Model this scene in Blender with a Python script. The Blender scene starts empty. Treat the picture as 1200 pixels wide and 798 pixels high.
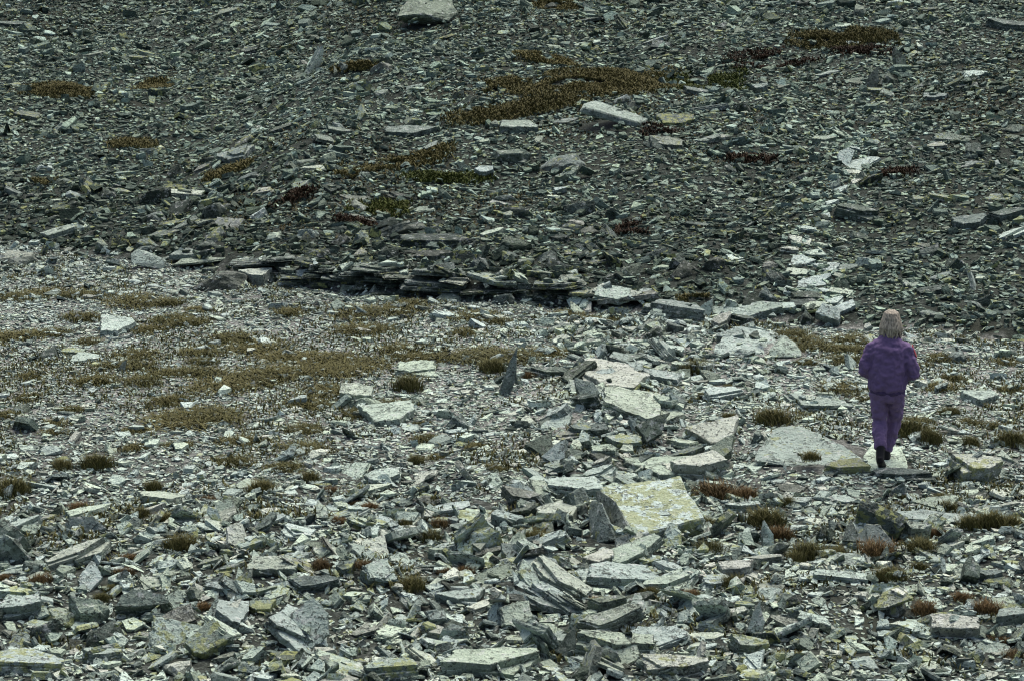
import bpy, bmesh, math, random
import numpy as np
from mathutils import Vector, Matrix, noise as mnoise

R = math.radians
# ------------------------------------------------------------------ camera, sky, sun, exposure
scene = bpy.context.scene
C = scene.collection
HC = 6.2                     # eye height above the gravel flat (the camera stands on a bank)
FPX = 2706.0                 # focal length in pixels of a 1200 px wide picture
PITCH = math.atan(579.0 / FPX)
cam_d = bpy.data.cameras.new('camera'); cam = bpy.data.objects.new('camera', cam_d); C.objects.link(cam)
cam_d.sensor_width = 36.0; cam_d.lens = 36.0 * FPX / 1200.0
cam_d.clip_start = 0.1; cam_d.clip_end = 5000
cam.location = (0, 0, HC); cam.rotation_euler = (R(90) - PITCH, 0, 0)
scene.camera = cam

SUN_EL, SUN_AZ = R(66), R(25)      # overcast; the bright part of the sky is high, behind the slope, a little to the right
world = bpy.data.worlds.new('World'); scene.world = world; world.use_nodes = True
wn = world.node_tree.nodes; wl = world.node_tree.links
sky = wn.new('ShaderNodeTexSky'); sky.sky_type = 'NISHITA'; sky.sun_disc = False
sky.sun_elevation = SUN_EL; sky.sun_rotation = SUN_AZ
sky.air_density = 0.55; sky.dust_density = 5.0; sky.ozone_density = 0.3
wn['Background'].inputs['Strength'].default_value = 0.15
wl.new(sky.outputs[0], wn['Background'].inputs[0])
sd = bpy.data.lights.new('sun', 'SUN'); sd.energy = 1.1; sd.angle = R(55); sd.color = (1.0, 0.97, 0.90)
so = bpy.data.objects.new('sun', sd); C.objects.link(so)
sdir = Vector((math.sin(SUN_AZ) * math.cos(SUN_EL), math.cos(SUN_AZ) * math.cos(SUN_EL), math.sin(SUN_EL)))
so.rotation_euler = (-sdir).to_track_quat('-Z', 'Y').to_euler()
so.location = (0, 30, 40)
vs = scene.view_settings
scene.display_settings.display_device = 'sRGB'
vs.view_transform = 'Standard'; vs.look = 'None'; vs.gamma = 1.0; vs.use_curve_mapping = False
vs.exposure = 0.80
scene.cycles.use_denoising = True
scene.cycles.filter_width = 1.15
scene.cycles.max_bounces = 5; scene.cycles.diffuse_bounces = 3

rng = np.random.default_rng(11)
rnd = random.Random(5)

# ------------------------------------------------------------------ noise and terrain
def hash2(ix, iy, seed):
    n = (ix.astype(np.int64) * 374761393 + iy.astype(np.int64) * 668265263 + seed * 1442695041) & 0x7fffffff
    n = ((n ^ (n >> 13)) * 1274126177) & 0x7fffffff
    n = n ^ (n >> 16)
    return (n & 0xffff) / 65535.0
def vnoise(x, y, seed=0):
    ix = np.floor(x); iy = np.floor(y); fx = x - ix; fy = y - iy
    ix = ix.astype(np.int64); iy = iy.astype(np.int64)
    fx = fx * fx * (3 - 2 * fx); fy = fy * fy * (3 - 2 * fy)
    a = hash2(ix, iy, seed); b = hash2(ix + 1, iy, seed); c = hash2(ix, iy + 1, seed); d = hash2(ix + 1, iy + 1, seed)
    return (a + (b - a) * fx) * (1 - fy) + (c + (d - c) * fx) * fy
def fbm(x, y, seed=0, o=3):
    v = 0; a = 0.5; t = 0
    for k in range(o):
        v = v + a * vnoise(x * 2 ** k, y * 2 ** k, seed + k * 7); t += a; a *= 0.5
    return v / t
def sstep(a, b, x):
    t = np.clip((x - a) / (b - a), 0, 1); return t * t * (3 - 2 * t)

cp, sp = math.cos(PITCH), math.sin(PITCH)
def ray(px, py):
    u = (px - 600) / FPX; v = (py - 399) / FPX
    return np.array([u, cp - v * sp, -sp - v * cp])        # per unit of depth
def at(px, py, Y):
    d = ray(px, py); k = Y / d[1]
    return Vector((d[0] * k, Y, HC + d[2] * k))
def proj(x, y, z):
    dz = z - HC; dep = y * cp - dz * sp; upc = y * sp + dz * cp
    return 600 + FPX * x / dep, 399 - FPX * upc / dep, dep
def flat0(px, py):
    d = ray(px, py); k = -HC / d[2]; return d[0] * k, d[1] * k
_e = [flat0(*p) for p in ((-400, 262), (0, 287), (200, 312), (350, 337), (500, 353), (720, 362), (900, 378), (1000, 386), (1200, 400), (1600, 420))]
EX = np.array([p[0] for p in _e]); EY = np.array([p[1] for p in _e])
def edge_y(x): return np.interp(x, EX, EY)
BXp = [flat0(p, 345)[0] for p in (150, 240, 330, 640, 740, 900)]
def bank(x): return np.interp(x, BXp, [0.05, 0.17, 0.31, 0.27, 0.13, 0.11])
_bumps = []
for (px, py, rx, ry, a) in ((110, 745, .75, .7, -.22), (640, 690, .6, .7, .16), (690, 610, .5, .9, .12), (700, 500, .9, 1.2, .14), (740, 430, .9, 1.2, .13),
                            (860, 400, 1.3, 1.2, .10), (950, 540, 1.0, 1.4, .07), (1050, 770, 1.4, .9, -.10), (300, 640, 1.0, 1.0, .08), (380, 690, .8, .6, .14)):
    bx_, by_ = flat0(px, py); _bumps.append((bx_, by_, rx, ry, a))
def hterr(x, y):
    x = np.asarray(x, float); y = np.asarray(y, float)
    t = y - edge_y(x)
    z = (fbm(x * .55 + 40, y * .45 + 12, 3) - .5) * .22 + (fbm(x * 2.1, y * 2.1, 21, 2) - .5) * .05
    for bx_, by_, rx, ry, a in _bumps:
        z = z + a * np.exp(-((x - bx_) / rx) ** 2 - ((y - by_) / ry) ** 2)
    tp = np.maximum(t, 0)
    up = bank(x) * sstep(0.0, 0.22, t) + np.where(tp < 60, .115 * tp, .115 * 60 + .09 * (tp - 60))
    und = ((fbm(x * .16 + 5, y * .2 + 9, 31) - .5) * .9 + (fbm(x * .5, y * .5 + 3, 37, 2) - .5) * .35) * sstep(0.3, 6, t)
    z = z + up + und * np.clip(1 - (tp - 60) / 100, .4, 1)
    near = np.maximum(16.5 - y, 0)
    z = z + np.where(near < 17, near ** 2 / (near + 1.5) * .275, 4.3 + (near - 17) * .1)
    return z
def gp(px, py):
    d = ray(px, py)
    k = np.arange(14, 110, .04)
    zz = HC + d[2] * k
    h = hterr(d[0] * k, d[1] * k)
    i = int(np.argmax(zz < h))
    k0 = k[max(i, 0)]
    return Vector((d[0] * k0, d[1] * k0, float(h[i]))), FPX / k0      # the point and the pixels per metre there

# ------------------------------------------------------------------ materials
def new_mat(name):
    m = bpy.data.materials.new(name); m.use_nodes = True
    nt = m.node_tree; b = nt.nodes['Principled BSDF']
    return m, nt, b
def nd(nt, typ, **kw):
    n = nt.nodes.new(typ)
    for k, v in kw.items():
        if k in n.inputs: n.inputs[k].default_value = v
        else: setattr(n, k, v)
    return n
def mixc(nt, fac, a, b, blend='MIX'):
    n = nt.nodes.new('ShaderNodeMix'); n.data_type = 'RGBA'; n.blend_type = blend
    for sock, v in ((n.inputs[0], fac), (n.inputs[6], a), (n.inputs[7], b)):
        if hasattr(v, 'is_linked'): nt.links.new(v, sock)
        else: sock.default_value = v if not isinstance(v, tuple) else (*v, 1)
    return n.outputs[2]
def math_n(nt, op, a, b=0.0, clamp=False):
    n = nt.nodes.new('ShaderNodeMath'); n.operation = op; n.use_clamp = clamp
    for sock, v in ((n.inputs[0], a), (n.inputs[1], b)):
        if hasattr(v, 'is_linked'): nt.links.new(v, sock)
        else: sock.default_value = v
    return n.outputs[0]
def ramp(nt, fac, lo, hi):
    n = nt.nodes.new('ShaderNodeMapRange'); nt.links.new(fac, n.inputs[0])
    n.inputs[1].default_value = lo; n.inputs[2].default_value = hi; n.clamp = True
    return n.outputs[0]

def stone_material(name, from_object, DARK=(.028, .041, .032), PALE=(.55, .63, .568)):
    m, nt, b = new_mat(name); L = nt.links
    geo = nd(nt, 'ShaderNodeNewGeometry')
    if from_object:      # tone, lichen, hue seed come from the object's colour
        oi = nd(nt, 'ShaderNodeObjectInfo'); sep = nd(nt, 'ShaderNodeSeparateColor'); L.new(oi.outputs['Color'], sep.inputs[0])
    else:
        at_ = nd(nt, 'ShaderNodeAttribute', attribute_name='stone'); sep = nd(nt, 'ShaderNodeSeparateColor'); L.new(at_.outputs['Color'], sep.inputs[0])
    tone, lich, seed = sep.outputs[0], sep.outputs[1], sep.outputs[2]
    topa = nd(nt, 'ShaderNodeAttribute', attribute_name='cleavage_shade')
    # shift the texture from stone to stone
    off = nd(nt, 'ShaderNodeVectorMath', operation='ADD'); L.new(geo.outputs['Position'], off.inputs[0])
    cb = nd(nt, 'ShaderNodeCombineXYZ'); s37 = math_n(nt, 'MULTIPLY', seed, 37.0); L.new(s37, cb.inputs[0]); L.new(s37, cb.inputs[2]); L.new(cb.outputs[0], off.inputs[1])
    P = off.outputs[0]
    big = nd(nt, 'ShaderNodeTexNoise', Scale=4.0, Detail=5.0 if from_object else 3.0, Roughness=.68); L.new(P, big.inputs[0])
    fine = nd(nt, 'ShaderNodeTexNoise', Scale=24.0, Detail=4.0 if from_object else 3.0, Roughness=.72); L.new(P, fine.inputs[0])
    # weathered split faces paler; broken edges darker, with some side shade painted in
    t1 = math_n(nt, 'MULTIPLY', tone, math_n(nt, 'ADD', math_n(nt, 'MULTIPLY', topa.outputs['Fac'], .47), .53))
    t2 = math_n(nt, 'ADD', t1, math_n(nt, 'MULTIPLY', math_n(nt, 'SUBTRACT', big.outputs[0], .53), .95))
    t3 = math_n(nt, 'ADD', t2, math_n(nt, 'MULTIPLY', math_n(nt, 'SUBTRACT', fine.outputs[0], .5), .62), True)
    col = mixc(nt, t3, DARK, PALE)
    hue = nd(nt, 'ShaderNodeValToRGB'); L.new(seed, hue.inputs[0])     # hue drift stone to stone
    e = hue.color_ramp.elements; e[0].color = (.93, 1.0, 1.0, 1); e[1].color = (1.06, 1.0, .94, 1)
    n2 = e.new(.45); n2.color = (.93, 1.02, .95, 1); n3 = e.new(.7); n3.color = (.92, 1.0, .84, 1)
    col = mixc(nt, 1.0, col, hue.outputs[0], 'MULTIPLY')
    # black crust lichen in two sizes of speck
    spk = ramp(nt, math_n(nt, 'ADD', fine.outputs[0], math_n(nt, 'MULTIPLY', big.outputs[0], .35)), .745, .775)
    col = mixc(nt, math_n(nt, 'MULTIPLY', spk, .8), col, (.020, .026, .021))
    if from_object:      # grey and black crusts that spread over the older faces
        cr = nd(nt, 'ShaderNodeTexNoise', Scale=11.0, Detail=5.0, Roughness=.75); L.new(P, cr.inputs[0])
        col = mixc(nt, math_n(nt, 'MULTIPLY', ramp(nt, cr.outputs[0], .58, .64), .6), col, (.035, .044, .036))
        col = mixc(nt, math_n(nt, 'MULTIPLY', ramp(nt, cr.outputs[0], .44, .36), .5), col, (.62, .66, .61))
    # hairline cracks
    if from_object:
        ln0 = nd(nt, 'ShaderNodeTexNoise', Scale=1.7, Detail=1.0); L.new(P, ln0.inputs[0])
        vo = nd(nt, 'ShaderNodeTexVoronoi', Scale=2.2); vo.feature = 'DISTANCE_TO_EDGE'
        wv = nd(nt, 'ShaderNodeVectorMath', operation='ADD'); wsc = nd(nt, 'ShaderNodeVectorMath', operation='SCALE'); wsc.inputs['Scale'].default_value = .8
        L.new(big.outputs['Color'], wsc.inputs[0]); L.new(P, wv.inputs[0]); L.new(wsc.outputs[0], wv.inputs[1]); L.new(wv.outputs[0], vo.inputs['Vector'])
        crk = math_n(nt, 'SUBTRACT', 1.0, ramp(nt, vo.outputs['Distance'], .004, .022))
        crk = math_n(nt, 'MULTIPLY', crk, ramp(nt, ln0.outputs[0], .48, .58))
        col = mixc(nt, math_n(nt, 'MULTIPLY', crk, .5), col, (.03, .034, .03))
    # yellow-green map lichen
    ln = nd(nt, 'ShaderNodeTexNoise', Scale=8.5, Detail=3.0, Roughness=.72); L.new(P, ln.inputs[0])
    lthr = math_n(nt, 'SUBTRACT', math_n(nt, 'ADD', ln.outputs[0], math_n(nt, 'MULTIPLY', lich, .30)), .73)
    lf = ramp(nt, lthr, .0, .06)
    lcol = mixc(nt, fine.outputs[0], (.13, .155, .040), (.42, .46, .185))
    col = mixc(nt, math_n(nt, 'MULTIPLY', lf, .66), col, lcol)
    L.new(col, b.inputs['Base Color'])
    b.inputs['Roughness'].default_value = .85; b.inputs['Specular IOR Level'].default_value = .2
    bp = nd(nt, 'ShaderNodeBump', Strength=1.0, Distance=.04)
    hsum = math_n(nt, 'ADD', fine.outputs[0], math_n(nt, 'MULTIPLY', big.outputs[0], 1.6))
    if from_object: hsum = math_n(nt, 'SUBTRACT', hsum, math_n(nt, 'MULTIPLY', crk, .5))
    L.new(hsum, bp.inputs['Height'])
    L.new(bp.outputs[0], b.inputs['Normal'])
    return m
M_STUFF = stone_material('slate_rubble', False)
M_SCREE = stone_material('slope_scree', False, (.024, .039, .028), (.43, .535, .45))
M_ROCK = stone_material('slate_rock', True)

def ground_material():
    m, nt, b = new_mat('soil_and_grit'); L = nt.links
    geo = nd(nt, 'ShaderNodeNewGeometry')
    n1 = nd(nt, 'ShaderNodeTexNoise', Scale=.8, Detail=6.0, Roughness=.6); L.new(geo.outputs['Position'], n1.inputs[0])
    v = nd(nt, 'ShaderNodeTexVoronoi', Scale=26.0); L.new(geo.outputs['Position'], v.inputs['Vector'])
    v2 = nd(nt, 'ShaderNodeTexVoronoi', Scale=55.0); L.new(geo.outputs['Position'], v2.inputs['Vector'])
    sepc = nd(nt, 'ShaderNodeSeparateColor'); L.new(v.outputs['Color'], sepc.inputs[0])
    sep2 = nd(nt, 'ShaderNodeSeparateColor'); L.new(v2.outputs['Color'], sep2.inputs[0])
    g = math_n(nt, 'ADD', math_n(nt, 'MULTIPLY', sepc.outputs[0], .5), math_n(nt, 'MULTIPLY', sep2.outputs[0], .5))
    g = math_n(nt, 'POWER', g, 2.2)
    ga = nd(nt, 'ShaderNodeAttribute', attribute_name='grit')
    grit = mixc(nt, g, mixc(nt, ga.outputs['Fac'], (.011, .016, .012), (.10, .108, .096)), mixc(nt, ga.outputs['Fac'], (.07, .088, .072), (.48, .50, .46)))
    soil = mixc(nt, n1.outputs[0], (.014, .019, .013), (.036, .041, .029))  # dark soil, its colour deepened to stand for shade in the gaps
    col = mixc(nt, ramp(nt, n1.outputs[0], .54, .66), grit, soil)
    L.new(col, b.inputs['Base Color']); b.inputs['Roughness'].default_value = .95
    b.inputs['Specular IOR Level'].default_value = .15
    bp = nd(nt, 'ShaderNodeBump', Strength=.9, Distance=.03); L.new(math_n(nt, 'ADD', sepc.outputs[0], sep2.outputs[1]), bp.inputs['Height']); L.new(bp.outputs[0], b.inputs['Normal'])
    return m
def blade_material(name, lo, hi, tip):
    m, nt, b = new_mat(name); L = nt.links
    a = nd(nt, 'ShaderNodeAttribute', attribute_name='blade'); s = nd(nt, 'ShaderNodeSeparateColor'); L.new(a.outputs['Color'], s.inputs[0])
    oi = nd(nt, 'ShaderNodeObjectInfo')
    col = mixc(nt, s.outputs[0], lo, hi)
    col = mixc(nt, math_n(nt, 'MULTIPLY', s.outputs[1], math_n(nt, 'ADD', math_n(nt, 'MULTIPLY', oi.outputs['Random'], .55), .1)), col, tip)
    L.new(col, b.inputs['Base Color']); b.inputs['Roughness'].default_value = .75; b.inputs['Specular IOR Level'].default_value = .15
    return m
M_GRASS = blade_material('dry_olive_grass', (.036, .040, .012), (.098, .099, .032), (.135, .124, .043))
M_RUSTGRASS = blade_material('rusty_grass', (.034, .028, .012), (.105, .076, .028), (.17, .105, .042))
M_OCHRE = blade_material('ochre_moss', (.042, .043, .014), (.108, .101, .034), (.135, .122, .042))
M_GREEN = blade_material('green_moss', (.022, .034, .008), (.065, .090, .016), (.10, .11, .025))
M_RED = blade_material('red_brown_moss', (.012, .009, .005), (.036, .022, .010), (.05, .030, .013))

# ------------------------------------------------------------------ ground sheet
def grow(a, b, n, p=2.6): return a + (b - a) * np.linspace(0, 1, n + 1)[1:] ** p
xs = np.concatenate([grow(-19, -900, 22)[::-1], np.arange(-19, 19.01, .2), grow(19, 900, 22)])
ys = np.concatenate([grow(14, -300, 22)[::-1], np.arange(14, 68.01, .2), grow(68, 1500, 30)])
X, Y = np.meshgrid(xs, ys); Z = hterr(X, Y)
nx, ny = len(xs), len(ys)
idx = np.arange(nx * ny).reshape(ny, nx)
quads = np.stack([idx[:-1, :-1], idx[:-1, 1:], idx[1:, 1:], idx[1:, :-1]], -1).reshape(-1, 4)
def mesh_np(name, verts, faces_flat, sizes, mat, smooth=False):
    me = bpy.data.meshes.new(name)
    sizes = np.asarray(sizes, np.int32)
    me.vertices.add(len(verts)); me.vertices.foreach_set('co', np.asarray(verts, np.float32).ravel())
    me.loops.add(len(faces_flat)); me.loops.foreach_set('vertex_index', np.asarray(faces_flat, np.int32))
    me.polygons.add(len(sizes)); st = np.zeros(len(sizes), np.int32); st[1:] = np.cumsum(sizes)[:-1]
    me.polygons.foreach_set('loop_start', st)
    me.polygons.foreach_set('use_smooth', np.full(len(sizes), smooth))
    me.update(calc_edges=True); me.validate(); me.materials.append(mat)
    return me
def link(name, me, parent=None, loc=None):
    o = bpy.data.objects.new(name, me); C.objects.link(o)
    if parent: o.parent = parent
    if loc is not None: o.location = loc
    return o
def tag(o, label=None, cat=None, group=None, kind=None):
    if label: o['label'] = label
    if cat: o['category'] = cat
    if group: o['group'] = group
    o['kind'] = kind or 'thing'
    return o
g = link('ground', mesh_np('ground', np.stack([X, Y, Z], -1).reshape(-1, 3), quads.ravel(), np.full(len(quads), 4), ground_material(), True))
_t = (Y - edge_y(X)).ravel(); _px, _py, _d = proj(X.ravel(), Y.ravel(), Z.ravel())
_g = np.clip(np.where(_t > 0, 0, 1.0) * (.08 + .92 * np.exp(-((_py - 430) / 110) ** 2)), 0, 1)      # pale grit on the flat, dark soil in the scree, deepened to paint shade between stones
ga = g.data.attributes.new('grit', 'FLOAT', 'POINT'); ga.data.foreach_set('value', _g.astype(np.float32))
tag(g, 'dark stony soil and grit under the slate rubble, rising into a slope', 'ground', kind='structure')

# ------------------------------------------------------------------ height map that stones are dropped on
GX0, GX1, GY0, GY1, CELL = -18.0, 18.0, 14.5, 66.0, .03
gx = np.arange(GX0, GX1, CELL); gy = np.arange(GY0, GY1, CELL)
GXX, GYY = np.meshgrid(gx, gy)
H = hterr(GXX, GYY).astype(np.float32)
S = np.zeros_like(H)                       # radius of the stone lying at the top there
NXg, NYg = len(gx), len(gy)
def hs(x, y):
    i = min(max(int((y - GY0) / CELL), 0), NYg - 1); j = min(max(int((x - GX0) / CELL), 0), NXg - 1)
    return float(H[i, j])
def stamp(x, y, yaw, a, b, z, nx_, ny_, r):
    """raise the height map under an elliptic footprint to the plane z - (nx dx + ny dy)"""
    e = max(a, b)
    j0 = max(int((x - e - GX0) / CELL), 0); j1 = min(int((x + e - GX0) / CELL) + 2, NXg)
    i0 = max(int((y - e - GY0) / CELL), 0); i1 = min(int((y + e - GY0) / CELL) + 2, NYg)
    if j1 <= j0 or i1 <= i0: return
    dx = gx[j0:j1][None, :] - x; dy = gy[i0:i1][:, None] - y
    c, s = math.cos(yaw), math.sin(yaw)
    m = ((dx * c + dy * s) / a) ** 2 + ((dy * c - dx * s) / b) ** 2 < 1
    top = z - nx_ * dx - ny_ * dy
    h = H[i0:i1, j0:j1]; k = m & (top > h)
    h[k] = np.broadcast_to(top, h.shape)[k]
    S[i0:i1, j0:j1][m] = r

# ------------------------------------------------------------------ rock meshes (unit size: x, y in -1..1, z 0..1)
def cleavage_shade_attr(me, thr=.72):
    a = me.attributes.new('cleavage_shade', 'FLOAT', 'FACE')
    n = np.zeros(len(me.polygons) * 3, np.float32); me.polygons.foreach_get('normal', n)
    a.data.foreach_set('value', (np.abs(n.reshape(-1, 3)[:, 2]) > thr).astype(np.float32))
def clip_poly(poly, nx, ny, d):
    out = []
    for i, p in enumerate(poly):
        q = poly[(i + 1) % len(poly)]
        sp_, sq = p[0] * nx + p[1] * ny - d, q[0] * nx + q[1] * ny - d
        if sp_ <= 0: out.append(p)
        if sp_ * sq < 0:
            f = sp_ / (sp_ - sq); out.append((p[0] + (q[0] - p[0]) * f, p[1] + (q[1] - p[1]) * f))
    return out if len(out) > 2 else poly
def slab_mesh(seed, layers, point=False):
    """an irregular split slab: straight broken edges, laminated, part of the upper leaves gone"""
    r = random.Random(seed)
    poly = [(-1, -1), (1, -1), (1, 1), (-1, 1)]
    if point: poly = [(-.6, -.8), (.5, -.95), (.66, -.1), (.22, .6), (.05, 1.0), (-.3, .4)]
    a0 = r.uniform(0, 6.28)
    if not point:
        while True:
            poly = [(-1, -1), (1, -1), (1, 1), (-1, 1)]
            for k in range(r.choice((2, 3, 4, 5))):
                an = a0 + k * 2.4 + r.uniform(-.6, .6); poly = clip_poly(poly, math.cos(an), math.sin(an), r.uniform(.55, 1.0))
            ar = abs(sum(p[0] * q[1] - q[0] * p[1] for p, q in zip(poly, poly[1:] + poly[:1]))) / 2
            sh = min(math.hypot(p[0] - q[0], p[1] - q[1]) for p, q in zip(poly, poly[1:] + poly[:1]))
            a0 += 1.1
            if len(poly) >= 5 and ar > 2.3 and sh > .12: break
        cx = (min(p[0] for p in poly) + max(p[0] for p in poly)) / 2; cy = (min(p[1] for p in poly) + max(p[1] for p in poly)) / 2
        wx = (max(p[0] for p in poly) - min(p[0] for p in poly)) / 2; wy = (max(p[1] for p in poly) - min(p[1] for p in poly)) / 2
        poly = [((p[0] - cx) / wx, (p[1] - cy) / wy) for p in poly]
    verts, faces = [], []
    hs_ = [r.uniform(.5, 1.5) for _ in range(layers)]; tot = sum(hs_); zc = 0.0
    slx, sly = r.uniform(-.1, .1), r.uniform(-.1, .1)
    for li in range(layers):
        h = hs_[li] / tot
        if li:
            q = r.uniform(.93, 1.0); poly = [(p[0] * q + r.uniform(-.02, .02), p[1] * q + r.uniform(-.02, .02)) for p in poly]
            if r.random() < .6:
                an = r.uniform(0, 6.28); poly = clip_poly(poly, math.cos(an), math.sin(an), r.uniform(.3, .85))
        out = []
        for i, (x, y) in enumerate(poly):
            x2, y2 = poly[(i + 1) % len(poly)]; ln = math.hypot(x2 - x, y2 - y)
            out.append((x, y))
            if ln > .3:
                for k in range(int(ln / .22)):
                    f = (k + 1 + r.uniform(-.25, .25)) / (int(ln / .22) + 1); g_ = r.choice((r.uniform(-.015, .03), r.uniform(.0, .09)))
                    mx, my = x + (x2 - x) * f, y + (y2 - y) * f
                    out.append((mx * (1 - g_), my * (1 - g_)))
        n = len(out); rings = []
        z0, z1 = (zc - .06 if li else 0), zc + h
        ins = r.uniform(.0, .12)
        for zz, q in ((z0, 1 - ins), (z0 + (z1 - z0) * .45, 1.0), (z1 - .05 * h, .985), (z1, .95)):
            ring = []
            for (x, y) in out:
                j = 1 + r.gauss(0, .022); vx, vy = x * q * j, y * q * j
                ring.append(len(verts)); verts.append((vx, vy, zz + (slx * vx + sly * vy) * zz + r.uniform(-.015, .015)))
            rings.append(ring)
        for a, b in zip(rings[:-1], rings[1:]):
            for i in range(n): faces.append((a[i], a[(i + 1) % n], b[(i + 1) % n], b[i]))
        top = rings[-1]; cx = sum(verts[i][0] for i in top) / n; cy = sum(verts[i][1] for i in top) / n
        inner = []
        for i in top:
            x, y, z = verts[i]; f = r.uniform(.4, .65)
            inner.append(len(verts)); verts.append((cx + (x - cx) * f, cy + (y - cy) * f, z1 + (slx * x + sly * y) * z1 * f + .07 * mnoise.noise(Vector((x * f * 1.3 + seed, y * f * 1.3, li)))))
        for i in range(n): faces.append((top[i], top[(i + 1) % n], inner[(i + 1) % n], inner[i]))
        c = len(verts); verts.append((cx, cy, z1 + (slx * cx + sly * cy) * z1 + .07 * mnoise.noise(Vector((cx * 1.3 + seed, cy * 1.3, li)))))
        for i in range(n): faces.append((inner[i], inner[(i + 1) % n], c))
        faces.append(tuple(reversed(rings[0])))
        zc += h
    me = bpy.data.meshes.new('slab'); me.from_pydata(verts, [], faces); me.update(); me.materials.append(M_ROCK)
    cleavage_shade_attr(me); return me
def hull_mesh(pts, seed, cuts=2, amp=.03, bev=.03, name='rock', freq=3.0, strata=0.0):
    bm = bmesh.new()
    for p in pts: bm.verts.new(p)
    res = bmesh.ops.convex_hull(bm, input=bm.verts)
    bmesh.ops.delete(bm, geom=[e for e in res['geom_interior'] if isinstance(e, bmesh.types.BMVert)], context='VERTS')
    bmesh.ops.dissolve_limit(bm, angle_limit=R(6), verts=bm.verts, edges=bm.edges)
    if bev: bmesh.ops.bevel(bm, geom=bm.edges[:] + bm.verts[:], offset=bev, segments=1, affect='EDGES', clamp_overlap=True)
    bmesh.ops.triangulate(bm, faces=bm.faces[:])
    if cuts: bmesh.ops.subdivide_edges(bm, edges=bm.edges[:], cuts=cuts, use_grid_fill=True)
    bm.normal_update()
    o = Vector((seed * 3.7, seed * 1.3, 0))
    for v in bm.verts:
        d = mnoise.fractal(v.co * freq + o, 1.0, 2.0, 3) * amp
        if strata: d += (math.floor(mnoise.noise(Vector((v.co.x * .6, v.co.y * .6, v.co.z * 9)) + o) * 4) / 4) * strata
        v.co += v.normal * d
    bmesh.ops.recalc_face_normals(bm, faces=bm.faces[:])
    me = bpy.data.meshes.new(name); bm.to_mesh(me); bm.free(); me.materials.append(M_ROCK)
    cleavage_shade_attr(me, .62); return me
def block_mesh(seed):
    r = random.Random(seed); pts = []
    for k in range(r.choice((9, 11, 13))):
        a = r.uniform(0, 2 * math.pi); z = r.uniform(0, 1); q = r.uniform(.72, 1.0) * (1 - .3 * z * z)
        pts.append((math.cos(a) * q, math.sin(a) * q, z * r.uniform(.85, 1)))
    for a in (0.3, 1.9, 3.3, 4.8): pts.append((math.cos(a + r.uniform(-.4, .4)) * .95, math.sin(a + r.uniform(-.4, .4)) * .95, 0))
    return hull_mesh(pts, seed, 2, .10, .04, freq=2.2)
SLABS = [slab_mesh(100 + i, (1, 1, 2, 2, 3)[i % 5]) for i in range(40)]
LAMS = [slab_mesh(300 + i, 4) for i in range(10)]
BLOCKS = [block_mesh(500 + i) for i in range(18)]
BLADES = [slab_mesh(700 + i, 2, point=True) for i in range(6)]

def rock_obj(name, me, loc, size, yaw, tx, ty, tone, lich, seed=None):
    """size = half length, half width, thickness; tx > 0 raises the far side, ty > 0 raises the left side"""
    o = bpy.data.objects.new(name, me); C.objects.link(o)
    o.location = loc; o.scale = size
    M = Matrix.Rotation(tx, 3, 'X') @ Matrix.Rotation(ty, 3, 'Y') @ Matrix.Rotation(yaw, 3, 'Z')
    o.rotation_euler = M.to_euler()
    o.color = (tone, lich, rnd.random() if seed is None else seed, 1)
    return o

LANDMARKS = []      # (x, y, phrase, reach)
# ------------------------------------------------------------------ the rocks one can recognise in the photograph
# custom shapes: corner points given where they stand
def custom(name, pts, seed, tone, lich, label, ref=None, cuts=3, amp=.03, bev=.02, group=None, freq=3.0, cat='boulder', strata=0.0):
    c = Vector((sum(p.x for p in pts) / len(pts), sum(p.y for p in pts) / len(pts), 0))
    c.z = float(hterr(c.x, c.y))
    me = hull_mesh([p - c for p in pts], seed, cuts, amp, bev, name, freq, strata)
    o = link(name, me, None, c); o.color = (tone, lich, (seed * .37) % 1, 1)
    tag(o, label, cat, group)
    ex = max(abs(p.x - c.x) for p in pts); ey = max(abs(p.y - c.y) for p in pts)
    top = max(p.z for p in pts)
    stamp(c.x, c.y, 0, ex * .95, ey * .95, c.z + (top - c.z) * .7, 0, 0, max(ex, ey) * 3)
    if ref: LANDMARKS.append((c.x, c.y, ref, max(ex, 1.2)))
    return o
def dn(p, d): return Vector((p.x, p.y, p.z - d))
Y0 = gp(765, 636)[0].y
# big block split along its left end
fl, fr, br, bl, mid = at(744, 629, Y0 - .12), at(826, 606, Y0 + .16), at(797, 557, Y0 + .95), at(703, 570, Y0 + .75), at(712, 590, Y0 + .45)
custom('boulder', [fl, fr, br, bl, mid, dn(fl, .3) + Vector((0, .12, 0)), dn(fr, .26) + Vector((-.04, .12, 0)), dn(br, .5), dn(bl, .6), dn(mid, .5)], 3, .98, .93,
       'big tilted slate block with pale yellow-lichened top and a split left end', 'the big yellow-lichened block', 4, .022, .015)
f1, f2, f3, f4 = at(704, 574, Y0 + .5), at(722, 586, Y0 + .2), at(746, 634, Y0 - .08), at(728, 644, Y0 - .06)
custom('flat_stone', [f1, f2, f3, f4, dn(f1, .35), f1 + Vector((-.05, .08, -.02)), f4 + Vector((-.06, .06, -.05)), f3 + Vector((.02, .08, 0)), dn(f3, .1)], 5, .62, .25,
       'dark-edged slab standing split off the end of the big yellow-lichened block', None, 2, .015, .012, cat='slab')
f1, f2, f3, f4 = at(697, 583, Y0 + .45), at(706, 588, Y0 + .2), at(722, 632, Y0 + .0), at(703, 636, Y0 + .02)
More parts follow.
